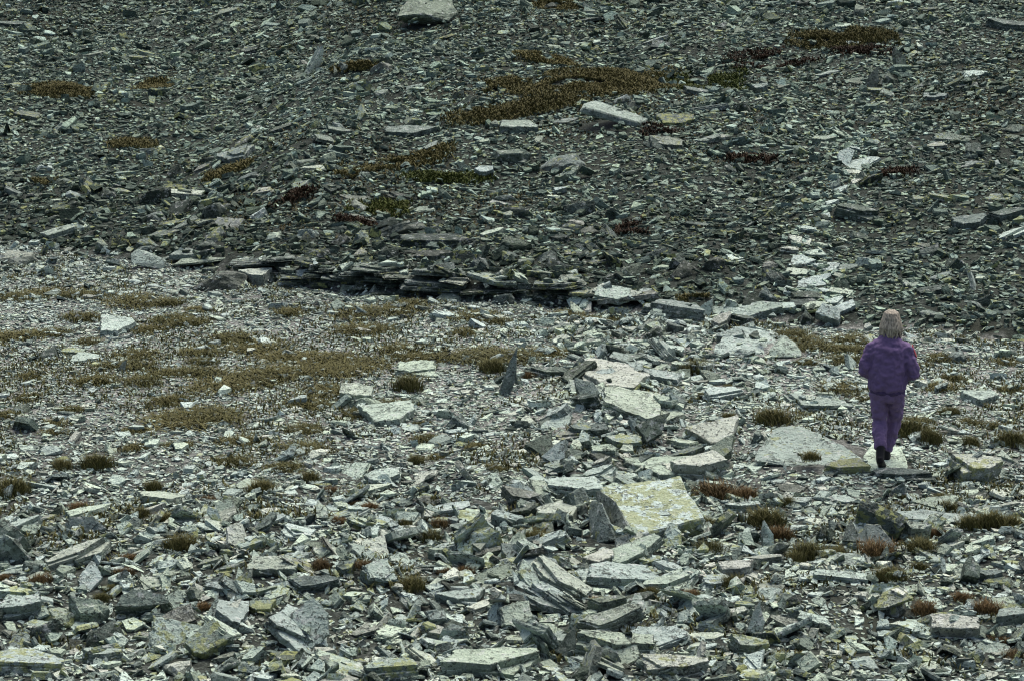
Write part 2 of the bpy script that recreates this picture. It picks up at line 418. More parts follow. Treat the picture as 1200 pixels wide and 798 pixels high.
custom('flat_stone', [f1, f2, f3, f4, dn(f1, .35), f1 + Vector((-.06, .06, -.05)), f4 + Vector((-.08, .1, -.05)), f3 + Vector((.0, .1, 0))], 6, .55, .5,
       'dark narrow flake leaning against the split end of the yellow-lichened block', None, 2, .02, .012, cat='slab')
# dark boulder by the ledge
Yb = gp(262, 341)[0].y
custom('boulder', [at(226, 341, Yb), at(290, 341, Yb), at(289, 322, Yb + .2), at(268, 316, Yb + .3), at(255, 320, Yb + .12), at(238, 331, Yb + .05), at(232, 338, Yb + .5), at(288, 330, Yb + .7)], 8, .22, .12,
       'dark rough boulder sitting at the end of the layered ledge', 'the dark boulder at the ledge', 3, .035, .02, freq=5)
Yb = gp(175, 316)[0].y
custom('boulder', [at(153, 311, Yb), at(196, 318, Yb), at(195, 305, Yb + .1), at(162, 291, Yb + .2), at(152, 298, Yb + .2), at(192, 304, Yb + .5), at(158, 296, Yb + .6)], 9, .66, .05,
       'pale smooth wedge boulder where the flat meets the dark slope', 'the pale wedge boulder', 3, .02, .02)
Yb = gp(500, 31)[0].y
custom('boulder', [at(464, 20, Yb - .15), at(474, 29, Yb + .3), at(520, 31, Yb + .3), at(537, 16, Yb + .1), at(520, -6, Yb + .9), at(490, -8, Yb + 1.0), at(468, 8, Yb + .5), at(530, 0, Yb + .8), at(490, 17, Yb - .25), at(526, 26, Yb - .1)], 10, .40, .05,
       'large grey boulder with shadowed underside high on the slope', 'the large boulder high on the slope', 3, .05, .03)
Yb = gp(722, 150)[0].y
custom('flat_stone', [at(678, 132, Yb), at(748, 151, Yb), at(760, 141, Yb + .35), at(742, 133, Yb + .7), at(697, 117, Yb + .6), at(683, 122, Yb + .3), at(748, 144, Yb), at(684, 126, Yb)], 12, .62, .05,
       'pale tilted block slab below the ochre moss patch on the slope', 'the pale tilted slab below the ochre moss', 3, .03, .02, cat='slab')
Yb = gp(890, 419)[0].y
custom('boulder', [at(833, 414, Yb + .1), at(880, 421, Yb), at(908, 417, Yb + .1), at(905, 400, Yb + .6), at(872, 383, Yb + 1.0), at(850, 386, Yb + .9), at(915, 392, Yb + 1.0), at(840, 408, Yb + .2)], 14, .8, .16,
       'pale cracked boulder with sloping face in front of the long slabs', 'the pale cracked boulder', 4, .045, .02, freq=5)
Yb = gp(925, 421)[0].y
custom('boulder', [at(898, 420, Yb), at(940, 419, Yb), at(936, 408, Yb + .15), at(921, 392, Yb + .4), at(902, 410, Yb + .1), at(938, 408, Yb + .6), at(910, 400, Yb + .7)], 15, .78, .05,
       'smaller pale triangular boulder leaning on the pale cracked boulder', None, 3, .03, .02)
Yb = gp(950, 546)[0].y
custom('boulder', [at(884, 540, Yb + .1), at(930, 549, Yb), at(1008, 549, Yb), at(1014, 538, Yb + .15), at(990, 521, Yb + .55), at(940, 500, Yb + 1.05), at(912, 501, Yb + 1.05), at(893, 516, Yb + .6), at(960, 545, Yb), at(1000, 535, Yb + .3)], 17, .60, .40,
       'broad low grey boulder beside the walker, speckled with black lichen', 'the broad low boulder by the walker', 4, .035, .02)
Yb = gp(1040, 555)[0].y
PERSON_Y = Yb + .17
_q = [at(1010, 550, Yb - .02), at(1060, 551, Yb - .02), at(1064, 545, Yb + .1), at(1056, 522, Yb + .72), at(1022, 519, Yb + .78), at(1012, 532, Yb + .42)]
custom('flat_stone', _q + [dn(p, .16) for p in _q], 18, 1.0, .05,
       'white flat slab under the foot of the walker', 'the white slab under the walker', 3, .012, .012, cat='slab')

# generic shapes: kind, centre x, y in the photograph, width px, depth/width, thickness m, yaw, tilt x, tilt y, tone, lichen, label, landmark phrase
HERO = [
 ('slab', 672, 578, 62, 1.3, .12, 10, 6, 0, .88, .3, 'pale flat bedrock slab left of the big yellow-lichened block', None),
 ('slab', 655, 604, 50, 1.3, .09, 75, 6, 2, .9, .1, 'pale worn slab at the foot of the big yellow-lichened block', None),
 ('slab', 785, 553, 96, .8, .08, 4, 4, 0, .9, .05, 'long thin pale slab lying behind the big yellow-lichened block', None),
 ('slab', 815, 553, 60, 1.2, .2, 20, 10, 0, .95, .05, 'thick white slab touching the back of the yellow-lichened block', None),
 ('block', 570, 640, 54, 1.0, .36, 0, 12, 0, .86, .85, 'yellow-lichened block left of the pale pointed slab', 'the yellow-lichened block with the pointed slab'),
 ('blade', 606, 656, 48, 1.0, .07, -25, 48, -18, .93, .1, 'pale pointed slab leaning up on a yellow-lichened block', None),
 ('lam', 656, 690, 80, .42, .10, -28, 14, 15, .95, .15, 'long pale slab tilted down across the fan of leaning slabs', 'the fan of leaning slabs'),
 ('lam', 622, 694, 62, .5, .07, -62, 24, 16, .9, .45, 'yellow-edged slab standing steep in the fan of leaning slabs', None),
 ('lam', 640, 706, 70, .4, .08, -32, 10, 15, .8, .25, 'grey slab under the long pale slab in the fan', None),
 ('lam', 634, 716, 60, .4, .07, -30, 5, 16, .55, .25, 'dark thin slab lowest in the fan of leaning slabs', None),
 ('lam', 660, 715, 52, .4, .07, -40, 8, 18, .5, .15, 'dark narrow slab wedged under the fan of leaning slabs', None),
 ('slab', 608, 716, 26, 1.6, .06, 70, 60, 10, .95, .1, 'thin white plate standing steep at the left of the fan', None),
 ('lam', 722, 684, 108, .62, .15, 6, 13, 0, .88, .12, 'thick pale table-like slab with a straight front edge', 'the thick table-like slab'),
 ('slab', 745, 655, 70, .9, .1, 30, 12, -6, .86, .05, 'pale slab lying behind the thick table-like slab', None),
 ('block', 583, 722, 30, .8, .34, 20, 0, 0, .9, .05, 'white upright stone left of the fan of slabs', None),
 ('slab', 605, 733, 36, 1.0, .06, 10, 40, 12, .95, .05, 'white tilted plate below the fan of leaning slabs', None),
 ('lam', 722, 765, 96, .5, .17, 0, 16, 2, .74, .28, 'thick grey slab with lichened front edge above the dark upright stone', 'the thick grey slab with lichened edge'),
 ('lam', 718, 736, 78, .34, .14, 14, 18, -6, .74, .05, 'elongated grey slab pointing at the thick lichen-edged slab', None),
 ('blade', 667, 768, 34, 1.2, .12, -20, 70, 0, .36, .1, 'dark stone standing upright left of the thick lichen-edged slab', None),
 ('slab', 574, 784, 112, .66, .14, 3, 9, 0, .9, .1, 'broad pale slab low on the flat below the fan of slabs', 'the broad pale slab'),
 ('slab', 788, 788, 84, .6, .12, -6, 10, 0, .84, .72, 'yellow-lichened flat slab right of the thick lichen-edged slab', None),
 ('slab', 704, 660, 40, .9, .10, 50, 8, 0, .9, .05, 'pale plate behind the thick table-like slab', None),
 ('block', 850, 606, 20, .8, .1, 0, 0, 0, .2, .1, 'small dark stone right of the big yellow-lichened block', None),
 ('slab', 992, 552, 50, .7, .12, 4, 14, 0, .62, .95, 'slab covered in yellow-green lichen under the broad low boulder', None),
 ('lam', 1056, 559, 74, .35, .07, 6, 4, -4, .2, .15, 'dark plank-like slab in front of the white slab under the walker', None),
 ('slab', 848, 467, 44, 1.2, .12, 12, 14, 0, 1.0, .02, 'white flat slab alone on the gravel with small grass tufts', 'the lone white slab'),
 ('blade', 598, 460, 24, 2.6, .13, -14, 84, 0, .3, .02, 'dark slate blade standing upright on the flat', 'the upright slate blade'),
 ('block', 56, 416, 34, 1.0, .24, 15, 0, 0, .12, .08, 'small dark pointed rock on the gravel among grass', 'the small dark pointed rock'),
 ('slab', 135, 386, 44, 1.7, .11, -6, 6, 0, .98, .05, 'white flat slab among grass on the gravel', 'the white slab among grass'),
 ('slab', 100, 421, 34, 1.2, .05, 8, 5, 0, .92, .1, 'pale plate beside the small dark pointed rock', None),
 ('slab', 86, 414, 26, 1.0, .05, -10, 12, 0, .7, .7, 'yellow-lichened plate beside the small dark pointed rock', None),
 ('block', 24, 480, 26, .9, .14, 0, 0, 0, .2, .15, 'low dark stone by itself on the gravel flat', None),
 ('lam', 790, 371, 74, .5, .22, -12, -4, 6, .5, .2, 'long wedge slab with dark front edge ending the layered ledge', 'the long wedge slab'),
 ('lam', 858, 372, 92, .45, .12, -2, 5, 0, .9, .05, 'long pale slab bridging stones behind the pale cracked boulder', 'the long pale bridging slab'),
 ('slab', 895, 366, 44, .7, .1, 5, 10, 0, .9, .1, 'pale slab at the end of the long bridging slab', None),
 ('block', 946, 376, 26, .8, .26, 0, 0, 0, .12, .05, 'black squarish block right of the long bridging slabs', None),
 ('slab', 973, 375, 28, 1.5, .15, -30, 24, 10, .86, .35, 'striped pale block tilted beside the black squarish block', None),
 ('block', 858, 360, 26, .8, .24, 30, 0, 0, .85, .05, 'white block on top of the long bridging slab', None),
 ('slab', 800, 386, 44, .6, .06, -14, 4, 6, .94, .05, 'thin white slab in front of the long wedge slab', None),
 ('block', 717, 413, 34, .7, .2, -14, 0, 14, .14, .02, 'dark brown wedge stone at the top of the slab rib', None),
 ('lam', 737, 428, 52, .7, .15, 4, 3, 0, .45, .1, 'grey lens-shaped slab near the dark brown wedge stone', None),
 ('slab', 704, 440, 66, 1.4, .1, 20, 6, 0, .95, .1, 'broad white slab in the middle of the slab rib', 'the broad white slab of the rib'),
 ('slab', 722, 452, 72, 1.0, .09, -4, 6, 2, .9, .3, 'pale lichened slab overlapping the broad white slab', None),
 ('slab', 775, 443, 46, 1.0, .1, -20, 5, 0, .75, .05, 'grey slab with pale end next to the grass tuft', None),
 ('slab', 752, 484, 86, 1.6, .13, 10, 9, 0, .92, .06, 'broad pale cracked slab beside the dark tilted rock', 'the broad pale cracked slab'),
 ('blade', 764, 515, 40, 1.1, .2, -50, 58, 0, .3, .1, 'dark grey tilted rock in front of the broad pale slab', 'the dark tilted rock'),
 ('blade', 684, 472, 38, .9, .14, 40, 60, 0, .5, .03, 'grey triangular stone propped up on the rib', None),
 ('block', 790, 473, 34, .8, .2, 0, 0, 0, .42, .03, 'rounded mid grey stone beside the lone white slab', None),
 ('slab', 728, 522, 44, .7, .12, 0, 6, 0, .6, .8, 'yellow-lichened slab left of the dark tilted rock', None),
 ('lam', 800, 537, 58, .3, .08, 18, 5, -6, .3, .4, 'long dark bar-shaped slab behind the big yellow-lichened block', None),
 ('blade', 848, 540, 36, 1.1, .16, -40, 44, 0, .6, .5, 'tilted striped slab left of the broad low boulder', None),
 ('slab', 836, 512, 60, 1.5, .1, 0, 9, 0, .9, .35, 'pale slab with yellow lichen spots near the broad low boulder', None),
 ('block', 890, 512, 24, .8, .26, 0, 0, 0, .45, .05, 'grey upright stone at the edge of the broad low boulder', None),
 ('block', 535, 498, 36, .8, .22, -30, 10, 0, .5, .03, 'grey tilted block left of the upright slate blade', None),
 ('block', 655, 488, 44, .8, .2, 10, 0, 0, .2, .03, 'dark rough stone right of the upright slate blade', None),
 ('slab', 488, 435, 44, 1.4, .08, 0, 6, 0, .95, .03, 'pale flat slab beside grass patch on the gravel', None),
 ('slab', 418, 465, 36, 1.4, .14, 0, 12, 0, .98, .02, 'small white stone between grass patches on the gravel', None),
 ('slab', 455, 490, 60, 1.3, .1, 10, 7, 0, .95, .05, 'broad white slab on the coarse gravel near grass', None),
 ('block', 18, 648, 58, .8, .36, -20, 18, -8, .62, .1, 'square grey block tilted beside the long slab', 'the square grey block'),
 ('slab', 22, 625, 56, .5, .1, 22, 14, -6, .85, .05, 'pale plank slab behind the square grey block', None),
 ('lam', 96, 658, 78, .34, .12, 20, 10, -8, .84, .1, 'long narrow pale slab beside the square grey block', 'the long narrow pale slab'),
 ('block', 42, 667, 34, .8, .2, 0, 0, 0, .5, .05, 'grey rounded stone touching the square grey block', None),
 ('slab', 108, 685, 24, 1.6, .06, -20, 30, 0, .98, .03, 'small white triangular plate near rusty grass', None),
 ('slab', 143, 683, 30, 1.0, .08, 0, 12, 0, .92, .05, 'pale flat stone below the two rusty tufts', None),
 ('slab', 20, 718, 54, .9, .15, 12, 16, 0, .8, .08, 'pale thick slab over the shaded hollow', 'the shaded hollow'),
 ('block', 104, 720, 58, .8, .3, -5, 8, 0, .58, .12, 'big grey block at the rim of the shaded hollow', None),
 ('block', 52, 742, 42, .8, .26, 0, 0, 0, .14, .2, 'dark stone in the shaded hollow', None),
 ('block', 124, 748, 52, .8, .28, 10, 0, 0, .14, .1, 'dark blackish boulder in the shaded hollow', None),
 ('block', 20, 752, 34, .9, .18, 0, 0, 0, .4, .75, 'lichened rounded stone in the shaded hollow', None),
 ('slab', 172, 712, 62, .5, .2, -4, 26, 0, .38, .1, 'dark grey slab edge right of the shaded hollow', None),
 ('slab', 208, 736, 46, .7, .1, 16, 30, 0, .42, .35, 'grey leaning slab with lichened upper edge', None),
 ('slab', 246, 762, 36, 1.2, .12, -50, 36, 0, .55, .75, 'yellow-lichened slab leaning in coarse rubble', None),
 ('blade', 250, 732, 22, 2.2, .06, -10, 44, 14, .95, .1, 'white narrow slab standing steep in the rubble', None),
 ('blade', 268, 730, 30, 1.6, .05, -30, 36, 20, .97, .05, 'white broken plate beside the narrow standing slab', None),
 ('slab', 30, 784, 90, .7, .14, 2, 8, 0, .84, .8, 'broad yellow-lichened slab below the shaded hollow', None),
 ('slab', 120, 775, 46, .8, .12, 6, 10, 0, .75, .5, 'lichened grey slab below the shaded hollow', None),
 ('slab', 323, 667, 56, .9, .09, -8, 16, 0, .76, .05, 'grey triangular slab in the coarse rubble', 'the grey triangular slab'),
 ('lam', 368, 686, 60, .35, .09, 2, 10, 0, .4, .35, 'dark long slab below the grey triangular slab', None),
 ('blade', 376, 610, 24, 1.1, .08, 15, 50, 0, .97, .25, 'white stone with green side standing up', None),
 ('lam', 312, 620, 34, .4, .07, 40, 40, 0, .35, .1, 'thin dark slabs on edge in the rubble', None),
 ('slab', 258, 693, 36, .8, .07, -5, 14, 0, .9, .05, 'pale speckled plate in the coarse rubble', None),
 ('lam', 276, 698, 40, .35, .06, -36, 26, 22, .6, .25, 'narrow tilted slab beside the pale speckled plate', None),
 ('slab', 305, 716, 36, .9, .07, 10, 14, 0, .5, .85, 'yellow-green lichened plate in the coarse rubble', None),
 ('slab', 350, 742, 40, .7, .2, 0, 20, 0, .25, .4, 'dark striped block in the coarse rubble', None),
 ('lam', 430, 622, 56, .3, .06, -16, 10, 6, .4, .85, 'long green-lichened bar of slate beside grass', None),
 ('slab', 455, 620, 32, 1.1, .09, -20, 14, 6, .95, .05, 'white slab at the end of the green-lichened bar', None),
 ('slab', 440, 680, 36, 1.0, .12, 0, 14, 0, .85, .5, 'rounded pale stone spotted with yellow lichen', None),
 ('block', 496, 588, 34, .8, .16, -4, 6, 0, .3, .03, 'brown-grey block with a flat top on the flat', None),
 ('slab', 448, 564, 42, 1.2, .1, 0, 8, 0, .95, .05, 'white flat slab beside the brown-grey block', None),
 ('slab', 640, 575, 50, 1.2, .08, -20, 8, 0, .92, .2, 'pale cracked slab near the worn slabs', None),
 ('slab', 530, 600, 44, .8, .07, 10, 7, 0, .9, .05, 'pale layered slab beside small grass tufts', None),
 ('slab', 540, 705, 56, .6, .09, 6, 7, 0, .82, .15, 'pale slab left of the white upright stone', None),
 ('slab', 510, 748, 40, .9, .1, -10, 16, 0, .85, .5, 'pale stone with lichened lower edge in rubble', None),
 ('slab', 528, 760, 44, .6, .08, 14, 12, 0, .9, .25, 'pale elongated slab beside the lichen-edged stone', None),
 ('slab', 460, 792, 60, .7, .14, 0, 10, 0, .7, .7, 'rounded yellow-lichened slab left of the broad pale slab', None),
 ('block', 485, 772, 30, .8, .12, 0, 0, 0, .82, .3, 'pale rounded stone above the rounded lichened slab', None),
 ('block', 680, 735, 32, .8, .18, 0, 0, 0, .45, .8, 'green-lichened lump under the fan of slabs', None),
 ('lam', 712, 715, 46, .5, .14, 6, 6, 0, .35, .45, 'dark laminated stone below the thick table-like slab', None),
 ('block', 775, 747, 24, .8, .12, 0, 8, 0, .8, .75, 'small yellowish block right of the elongated slab', None),
 ('slab', 780, 690, 60, .7, .1, 10, 10, 0, .88, .1, 'pale broken slab right of the thick table-like slab', None),
 ('slab', 1142, 558, 58, 1.1, .24, 0, 12, 0, .86, .72, 'pale boulder with yellow-lichened cap on the flat', 'the yellow-capped boulder'),
 ('slab', 1112, 670, 34, 1.0, .06, 2, 10, 0, 1.0, .02, 'flat white plate beside the grey triangular stones', 'the flat white plate'),
 ('blade', 1132, 680, 34, .9, .16, 0, 50, 0, .36, .03, 'dark grey triangular stone beside the flat white plate', None),
 ('lam', 1155, 680, 40, .35, .1, 10, 20, -8, .45, .05, 'grey slab on edge behind the triangular stones', None),
 ('block', 1100, 668, 26, .9, .24, 30, 10, 0, .92, .03, 'pale tilted block left of the flat white plate', None),
 ('block', 963, 628, 24, .8, .3, 0, 0, 0, .14, .05, 'black upright stone between grass tufts', 'the black upright stone'),
 ('blade', 896, 638, 22, 1.4, .12, 10, 70, 0, .92, .02, 'white upright pointed stone in grass', 'the white pointed stone'),
 ('blade', 995, 634, 28, 1.0, .16, -5, 66, 0, .45, .03, 'grey triangular upright stone near the black upright stone', None),
 ('slab', 1073, 628, 30, .8, .2, -10, 26, 0, .85, .03, 'pale speckled stone among large grass tufts', None),
 ('lam', 890, 660, 54, .35, .08, -2, 6, 0, .7, .05, 'long grey slab below the white pointed stone', None),
 ('slab', 985, 678, 60, .25, .05, -10, 8, 2, .9, .05, 'long thin white sliver below grass tufts', None),
 ('slab', 862, 674, 40, .7, .14, 0, 12, 0, .88, .03, 'white-topped block beside a rusty tuft', None),
 ('slab', 843, 722, 26, 1.2, .06, 20, 26, 0, .96, .03, 'white square plate left of its twin', None),
 ('slab', 862, 722, 24, 1.2, .06, 24, 26, 0, .96, .03, 'white square plate right of its twin', None),
 ('blade', 885, 740, 30, 1.4, .1, -10, 62, 0, .6, .05, 'tall grey pointed slab standing in the rubble', None),
 ('slab', 876, 762, 44, .9, .16, 0, 26, 0, .75, .7, 'yellow-lichened slab leaning below the tall pointed slab', None),
 ('slab', 953, 733, 38, .8, .08, -14, 14, 4, .95, .05, 'white slab lying in the fine rubble', None),
 ('block', 1050, 712, 34, .9, .26, 0, 0, 0, .32, .6, 'dark stone with yellow-lichened top beside the wide pale slab', None),
 ('slab', 1117, 740, 56, 1.0, .14, -4, 16, 0, .82, .15, 'wide pale slab beside the dark lichen-topped stone', 'the wide pale slab'),
 ('slab', 1040, 748, 26, .9, .06, 0, 20, 0, 1.0, .02, 'small white plate in fine rubble', None),
 ('block', 1143, 770, 28, .9, .16, 0, 0, 0, .5, .85, 'yellow-lichened lump below the wide pale slab', None),
 ('slab', 1185, 728, 44, .7, .12, 10, 8, 0, .5, .1, 'grey slab near rusty grass beside the wide pale slab', None),
 ('slab', 810, 680, 30, .9, .07, 0, 8, 0, .9, .05, 'pale plate left of the white-topped block', None),
 ('slab', 870, 596, 40, .7, .08, 0, 6, 0, .9, .3, 'pale slab behind the brown grass patch', None),
 ('block', 903, 589, 20, .9, .14, 0, 6, 0, .8, .75, 'small yellow-lichened stone beside a grass tuft', None),
 ('slab', 1100, 608, 100, .25, .05, -2, 4, 0, .7, .05, 'long thin slab edge in front of a large tuft', None),
 ('block', 1055, 576, 24, .9, .22, 0, 0, 0, .5, .05, 'grey stone standing right of the dark plank-like slab', None),
 ('slab', 1150, 470, 40, 1.2, .1, 0, 6, 0, .85, .05, 'pale low slab on the gravel right of the walker', None),
 ('block', 1120, 420, 26, .9, .16, 0, 0, 0, .4, .03, 'grey stone on the gravel beyond the walker', None),
 ('slab', 960, 475, 60, 1.4, .08, 10, 5, 0, .6, .03, 'flat grey slab on the gravel left of the walker', None),
 ('block', 22, 303, 60, .9, .2, 0, 4, 0, .6, .03, 'broad pale hump of rock at the far edge of the flat', None),
 ('slab', 300, 329, 36, 1.0, .22, 0, 12, 0, .95, .1, 'white rounded rock in front of the ledge', None),
 ('slab', 306, 318, 30, .8, .12, 30, 24, -10, .8, .7, 'yellow-lichened slab propped beside the dark boulder', None),
 ('slab', 350, 330, 44, 1.0, .14, 0, 10, 0, .96, .03, 'large white flat stone in front of the ledge', None),
]
REAR = [
 ('slab', 608, 150, 42, .9, .3, 0, 10, 0, .8, .03, 'pale angular block left of the pale tilted slab', None),
 ('slab', 482, 155, 58, .6, .25, 4, 8, 0, .55, .05, 'long grey flat-topped block on the slope', 'the long grey block'),
 ('block', 449, 75, 32, .8, .3, 0, 0, 0, .6, .03, 'grey rounded block beside brown moss high up', None),
 ('block', 400, 78, 26, .8, .25, 0, 0, 0, .25, .03, 'dark rounded rock beside brown moss high up', None),
 ('lam', 1005, 252, 52, .35, .3, -20, 4, 10, .38, .2, 'long log-like grey block at the foot of the slope', 'the log-like block'),
 ('block', 254, 245, 34, .7, .45, 0, 0, 0, .45, .03, 'grey upright block with a slanted top', 'the grey upright block'),
 ('slab', 277, 184, 44, 1.0, .2, 0, 12, 0, .7, .45, 'pale greenish flat stone on the slope', None),
 ('lam', 1178, 29, 64, .4, .35, -4, 0, 0, .4, .03, 'long dark grey slab high on the slope', 'the long dark slab high up'),
 ('lam', 16, 29, 44, .4, .25, 0, 0, 0, .4, .03, 'flat grey slab among rust moss high on the slope', None),
 ('slab', 1115, 163, 44, .6, .18, 0, 10, 0, .5, .5, 'lichened flat slab on the right of the slope', None),
 ('slab', 1136, 262, 38, .7, .3, 0, 8, 0, .6, .03, 'grey block beside the striped dark slab', None),
 ('lam', 1180, 254, 44, .5, .35, 6, 4, 0, .3, .05, 'dark striped slab beside the grey block', None),
 ('slab', 567, 204, 22, 1.0, .25, 0, 14, 0, .98, .02, 'bright white block with dark underside', 'the bright white block'),
 ('slab', 656, 225, 14, 1.0, .15, 20, 20, 0, 1.0, .02, 'small bright white stone beside the dark slab', None),
 ('block', 680, 242, 50, .6, .4, -8, 0, 6, .22, .15, 'long dark slab-like boulder on the slope', None),
 ('lam', 514, 284, 92, .3, .3, -3, 0, 2, .16, .45, 'very long dark mossy slab above the ledge', 'the long mossy slab'),
 ('lam', 508, 301, 60, .4, .22, -3, 0, 0, .14, .3, 'dark slab tucked under the long mossy slab', None),
 ('block', 422, 274, 30, .9, .5, 0, 6, 0, .8, .75, 'pale yellow cube-like block above the ledge', 'the pale yellow cube-like block'),
 ('block', 172, 282, 40, .8, .35, 10, 6, 0, .55, .7, 'yellow-lichened rock above the pale wedge boulder', None),
 ('block', 120, 285, 22, .8, .3, 0, 0, 0, .7, .5, 'pale lichened rock at the foot of the slope', None),
 ('block', 870, 124, 30, .8, .3, -20, 0, 0, .12, .03, 'blackish tilted rock on the slope', None),
 ('slab', 890, 104, 18, .9, .3, 0, 10, 0, .85, .1, 'pale round rock beside green moss', None),
 ('slab', 919, 103, 18, .9, .25, 0, 10, 0, .75, .1, 'pale rock right of the pale round rock', None),
 ('slab', 964, 166, 32, .8, .25, 10, 14, 0, .8, .45, 'pale yellowish block on the slope', None),
 ('slab', 1142, 90, 30, .9, .1, -14, 16, 4, 1.0, .02, 'white tilted plate on the right slope', None),
 ('slab', 988, 32, 18, .9, .1, 0, 16, 0, 1.0, .02, 'white stone among brown moss high up', None),
 ('slab', 1000, 53, 18, .9, .1, 0, 16, 0, 1.0, .02, 'second white stone among brown moss high up', None),
 ('slab', 990, 190, 18, 1.4, .1, -30, 40, 0, .98, .02, 'white leaning plate on the pale stone trail', None),
 ('slab', 995, 205, 26, .9, .1, 0, 16, 0, 1.0, .02, 'broad white plate on the pale stone trail', 'the broad white plate on the trail'),
 ('block', 980, 215, 18, .8, .3, 0, 0, 0, .7, .02, 'grey block below the broad white trail plate', None),
 ('slab', 937, 285, 26, 1.2, .08, -10, 20, 0, .98, .02, 'white plate midway up the pale stone trail', None),
 ('slab', 940, 309, 30, 1.3, .08, -5, 16, 0, .98, .02, 'broad white plate low on the pale stone trail', None),
 ('slab', 970, 316, 28, 1.2, .08, 10, 16, 0, .97, .02, 'white plate right of the low trail plate', None),
 ('slab', 950, 335, 34, 1.0, .08, 0, 12, 0, .98, .02, 'white slab capping the dark slab stack', 'the dark slab stack'),
 ('slab', 985, 346, 28, .9, .1, -30, 14, 0, .95, .02, 'white slab sliding off the dark slab stack', None),
 ('lam', 948, 350, 44, .6, .16, 6, 4, 6, .22, .1, 'dark leaning slab in the slab stack', None),
 ('lam', 940, 357, 44, .6, .14, 2, 2, 0, .28, .25, 'lowest dark slab of the slab stack', None),
 ('block', 895, 348, 40, .8, .4, 0, 10, 0, .5, .15, 'mid grey peaked rock above the long bridging slab', None),
 ('slab', 670, 332, 32, .7, .22, -8, 4, 4, .7, .05, 'pale rounded slab on top of the ledge', None),
 ('block', 613, 343, 30, .7, .22, -10, 0, 8, .42, .7, 'rounded yellow-green stone set in the ledge', None),
 ('block', 642, 351, 30, .6, .16, 2, 0, 0, .5, .5, 'flat rounded yellowish stone low in the ledge', None),
 ('block', 590, 350, 30, .8, .28, 0, 0, 0, .3, .03, 'domed dark stone under the ledge', None),
 ('block', 528, 349, 40, .8, .18, 0, 0, 0, .5, .03, 'low domed grey stone under the ledge', None),
 ('block', 437, 341, 20, .8, .26, 0, 0, 0, .4, .03, 'squarish grey stone under the ledge', None),
 ('block', 408, 341, 28, .7, .2, 0, 6, 0, .5, .03, 'pale grey stone at the ledge foot', None),
 ('slab', 405, 318, 24, 1.0, .2, 0, 24, 0, .95, .1, 'white knobbly stone hanging over the ledge', None),
 ('block', 1125, 305, 40, .8, .4, 0, 0, 0, .2, .1, 'big dark boulder at the foot of the right slope', 'the big dark boulder'),
 ('block', 1090, 292, 36, .8, .35, 0, 0, 0, .22, .1, 'dark boulder left of the big dark boulder', None),
 ('block', 835, 308, 36, .8, .3, 0, 0, 0, .2, .3, 'dark greenish boulder at the slope foot', None),
 ('block', 905, 325, 34, .8, .35, 0, 0, 0, .25, .4, 'dark green-tinged block left of the stone trail', None),
 ('block', 770, 295, 40, .7, .25, 0, 0, 0, .2, .15, 'dark low boulder above the ledge end', None),
 ('block', 740, 315, 36, .8, .3, 0, 0, 0, .3, .2, 'mid dark peaked boulder above the ledge end', None),
 ('block', 640, 300, 36, .8, .3, 0, 0, 0, .28, .1, 'dark grey peaked rock above the ledge', None),
 ('block', 560, 305, 34, .8, .35, 0, 0, 0, .3, .15, 'grey peaked rock right of the long mossy slab', None),
 ('block', 245, 285, 40, .8, .28, 0, 0, 0, .12, .1, 'black rounded boulder above the pale wedge boulder', None),
 ('block', 1040, 90, 28, .8, .35, 0, 0, 0, .3, .05, 'dark jumbled block on the boulder rib', None),
 ('blade', 1022, 104, 24, 1.2, .2, -20, 70, 0, .35, .02, 'dark slab standing in the boulder rib', None),
 ('blade', 1050, 80, 22, 1.2, .2, 20, 66, 0, .4, .02, 'grey slab on edge in the boulder rib', None),
 ('block', 660, 190, 60, .7, .3, 10, 0, 0, .45, .5, 'broad lichened rock below the pale tilted slab', None),
 ('block', 600, 178, 52, .8, .3, 0, 8, 0, .55, .1, 'grey humped rock below the pale angular block', None),
 ('slab', 780, 168, 36, .8, .2, 0, 8, 0, .6, .5, 'flat lichened stone right of the pale tilted slab', None),
 ('slab', 790, 142, 44, .8, .2, 0, 6, 0, .3, .85, 'olive mossy slab beside the pale tilted slab', None),
]
for (px_, py_, w_) in ((958, 363, 34), (978, 358, 28), (930, 347, 30), (962, 330, 24), (935, 322, 28), (955, 300, 24), (925, 296, 20), (948, 272, 20), (965, 258, 18), (975, 240, 18), (985, 226, 20),
                       (1003, 216, 16), (1000, 176, 14), (990, 365, 30), (920, 362, 26), (968, 345, 22)):
    REAR.append(('slab', px_, py_, w_, .9, .1, rnd.uniform(-30, 30), rnd.uniform(6, 20), rnd.uniform(-8, 8), .95, .04, ('broad' if w_ > 25 else 'narrow') + ' pale plate of the stone trail ' + ('by the dark slab stack' if py_ > 320 else 'halfway up the slope' if py_ > 235 else 'by the broad white plate'), None))
RIB = []      # the jumbled ridge of broken slabs from the slope foot down to the big block
_path = [(905, 386), (830, 384), (770, 396), (735, 418), (712, 450), (690, 485), (668, 520), (680, 548), (700, 562), (640, 590), (620, 640), (600, 670)]
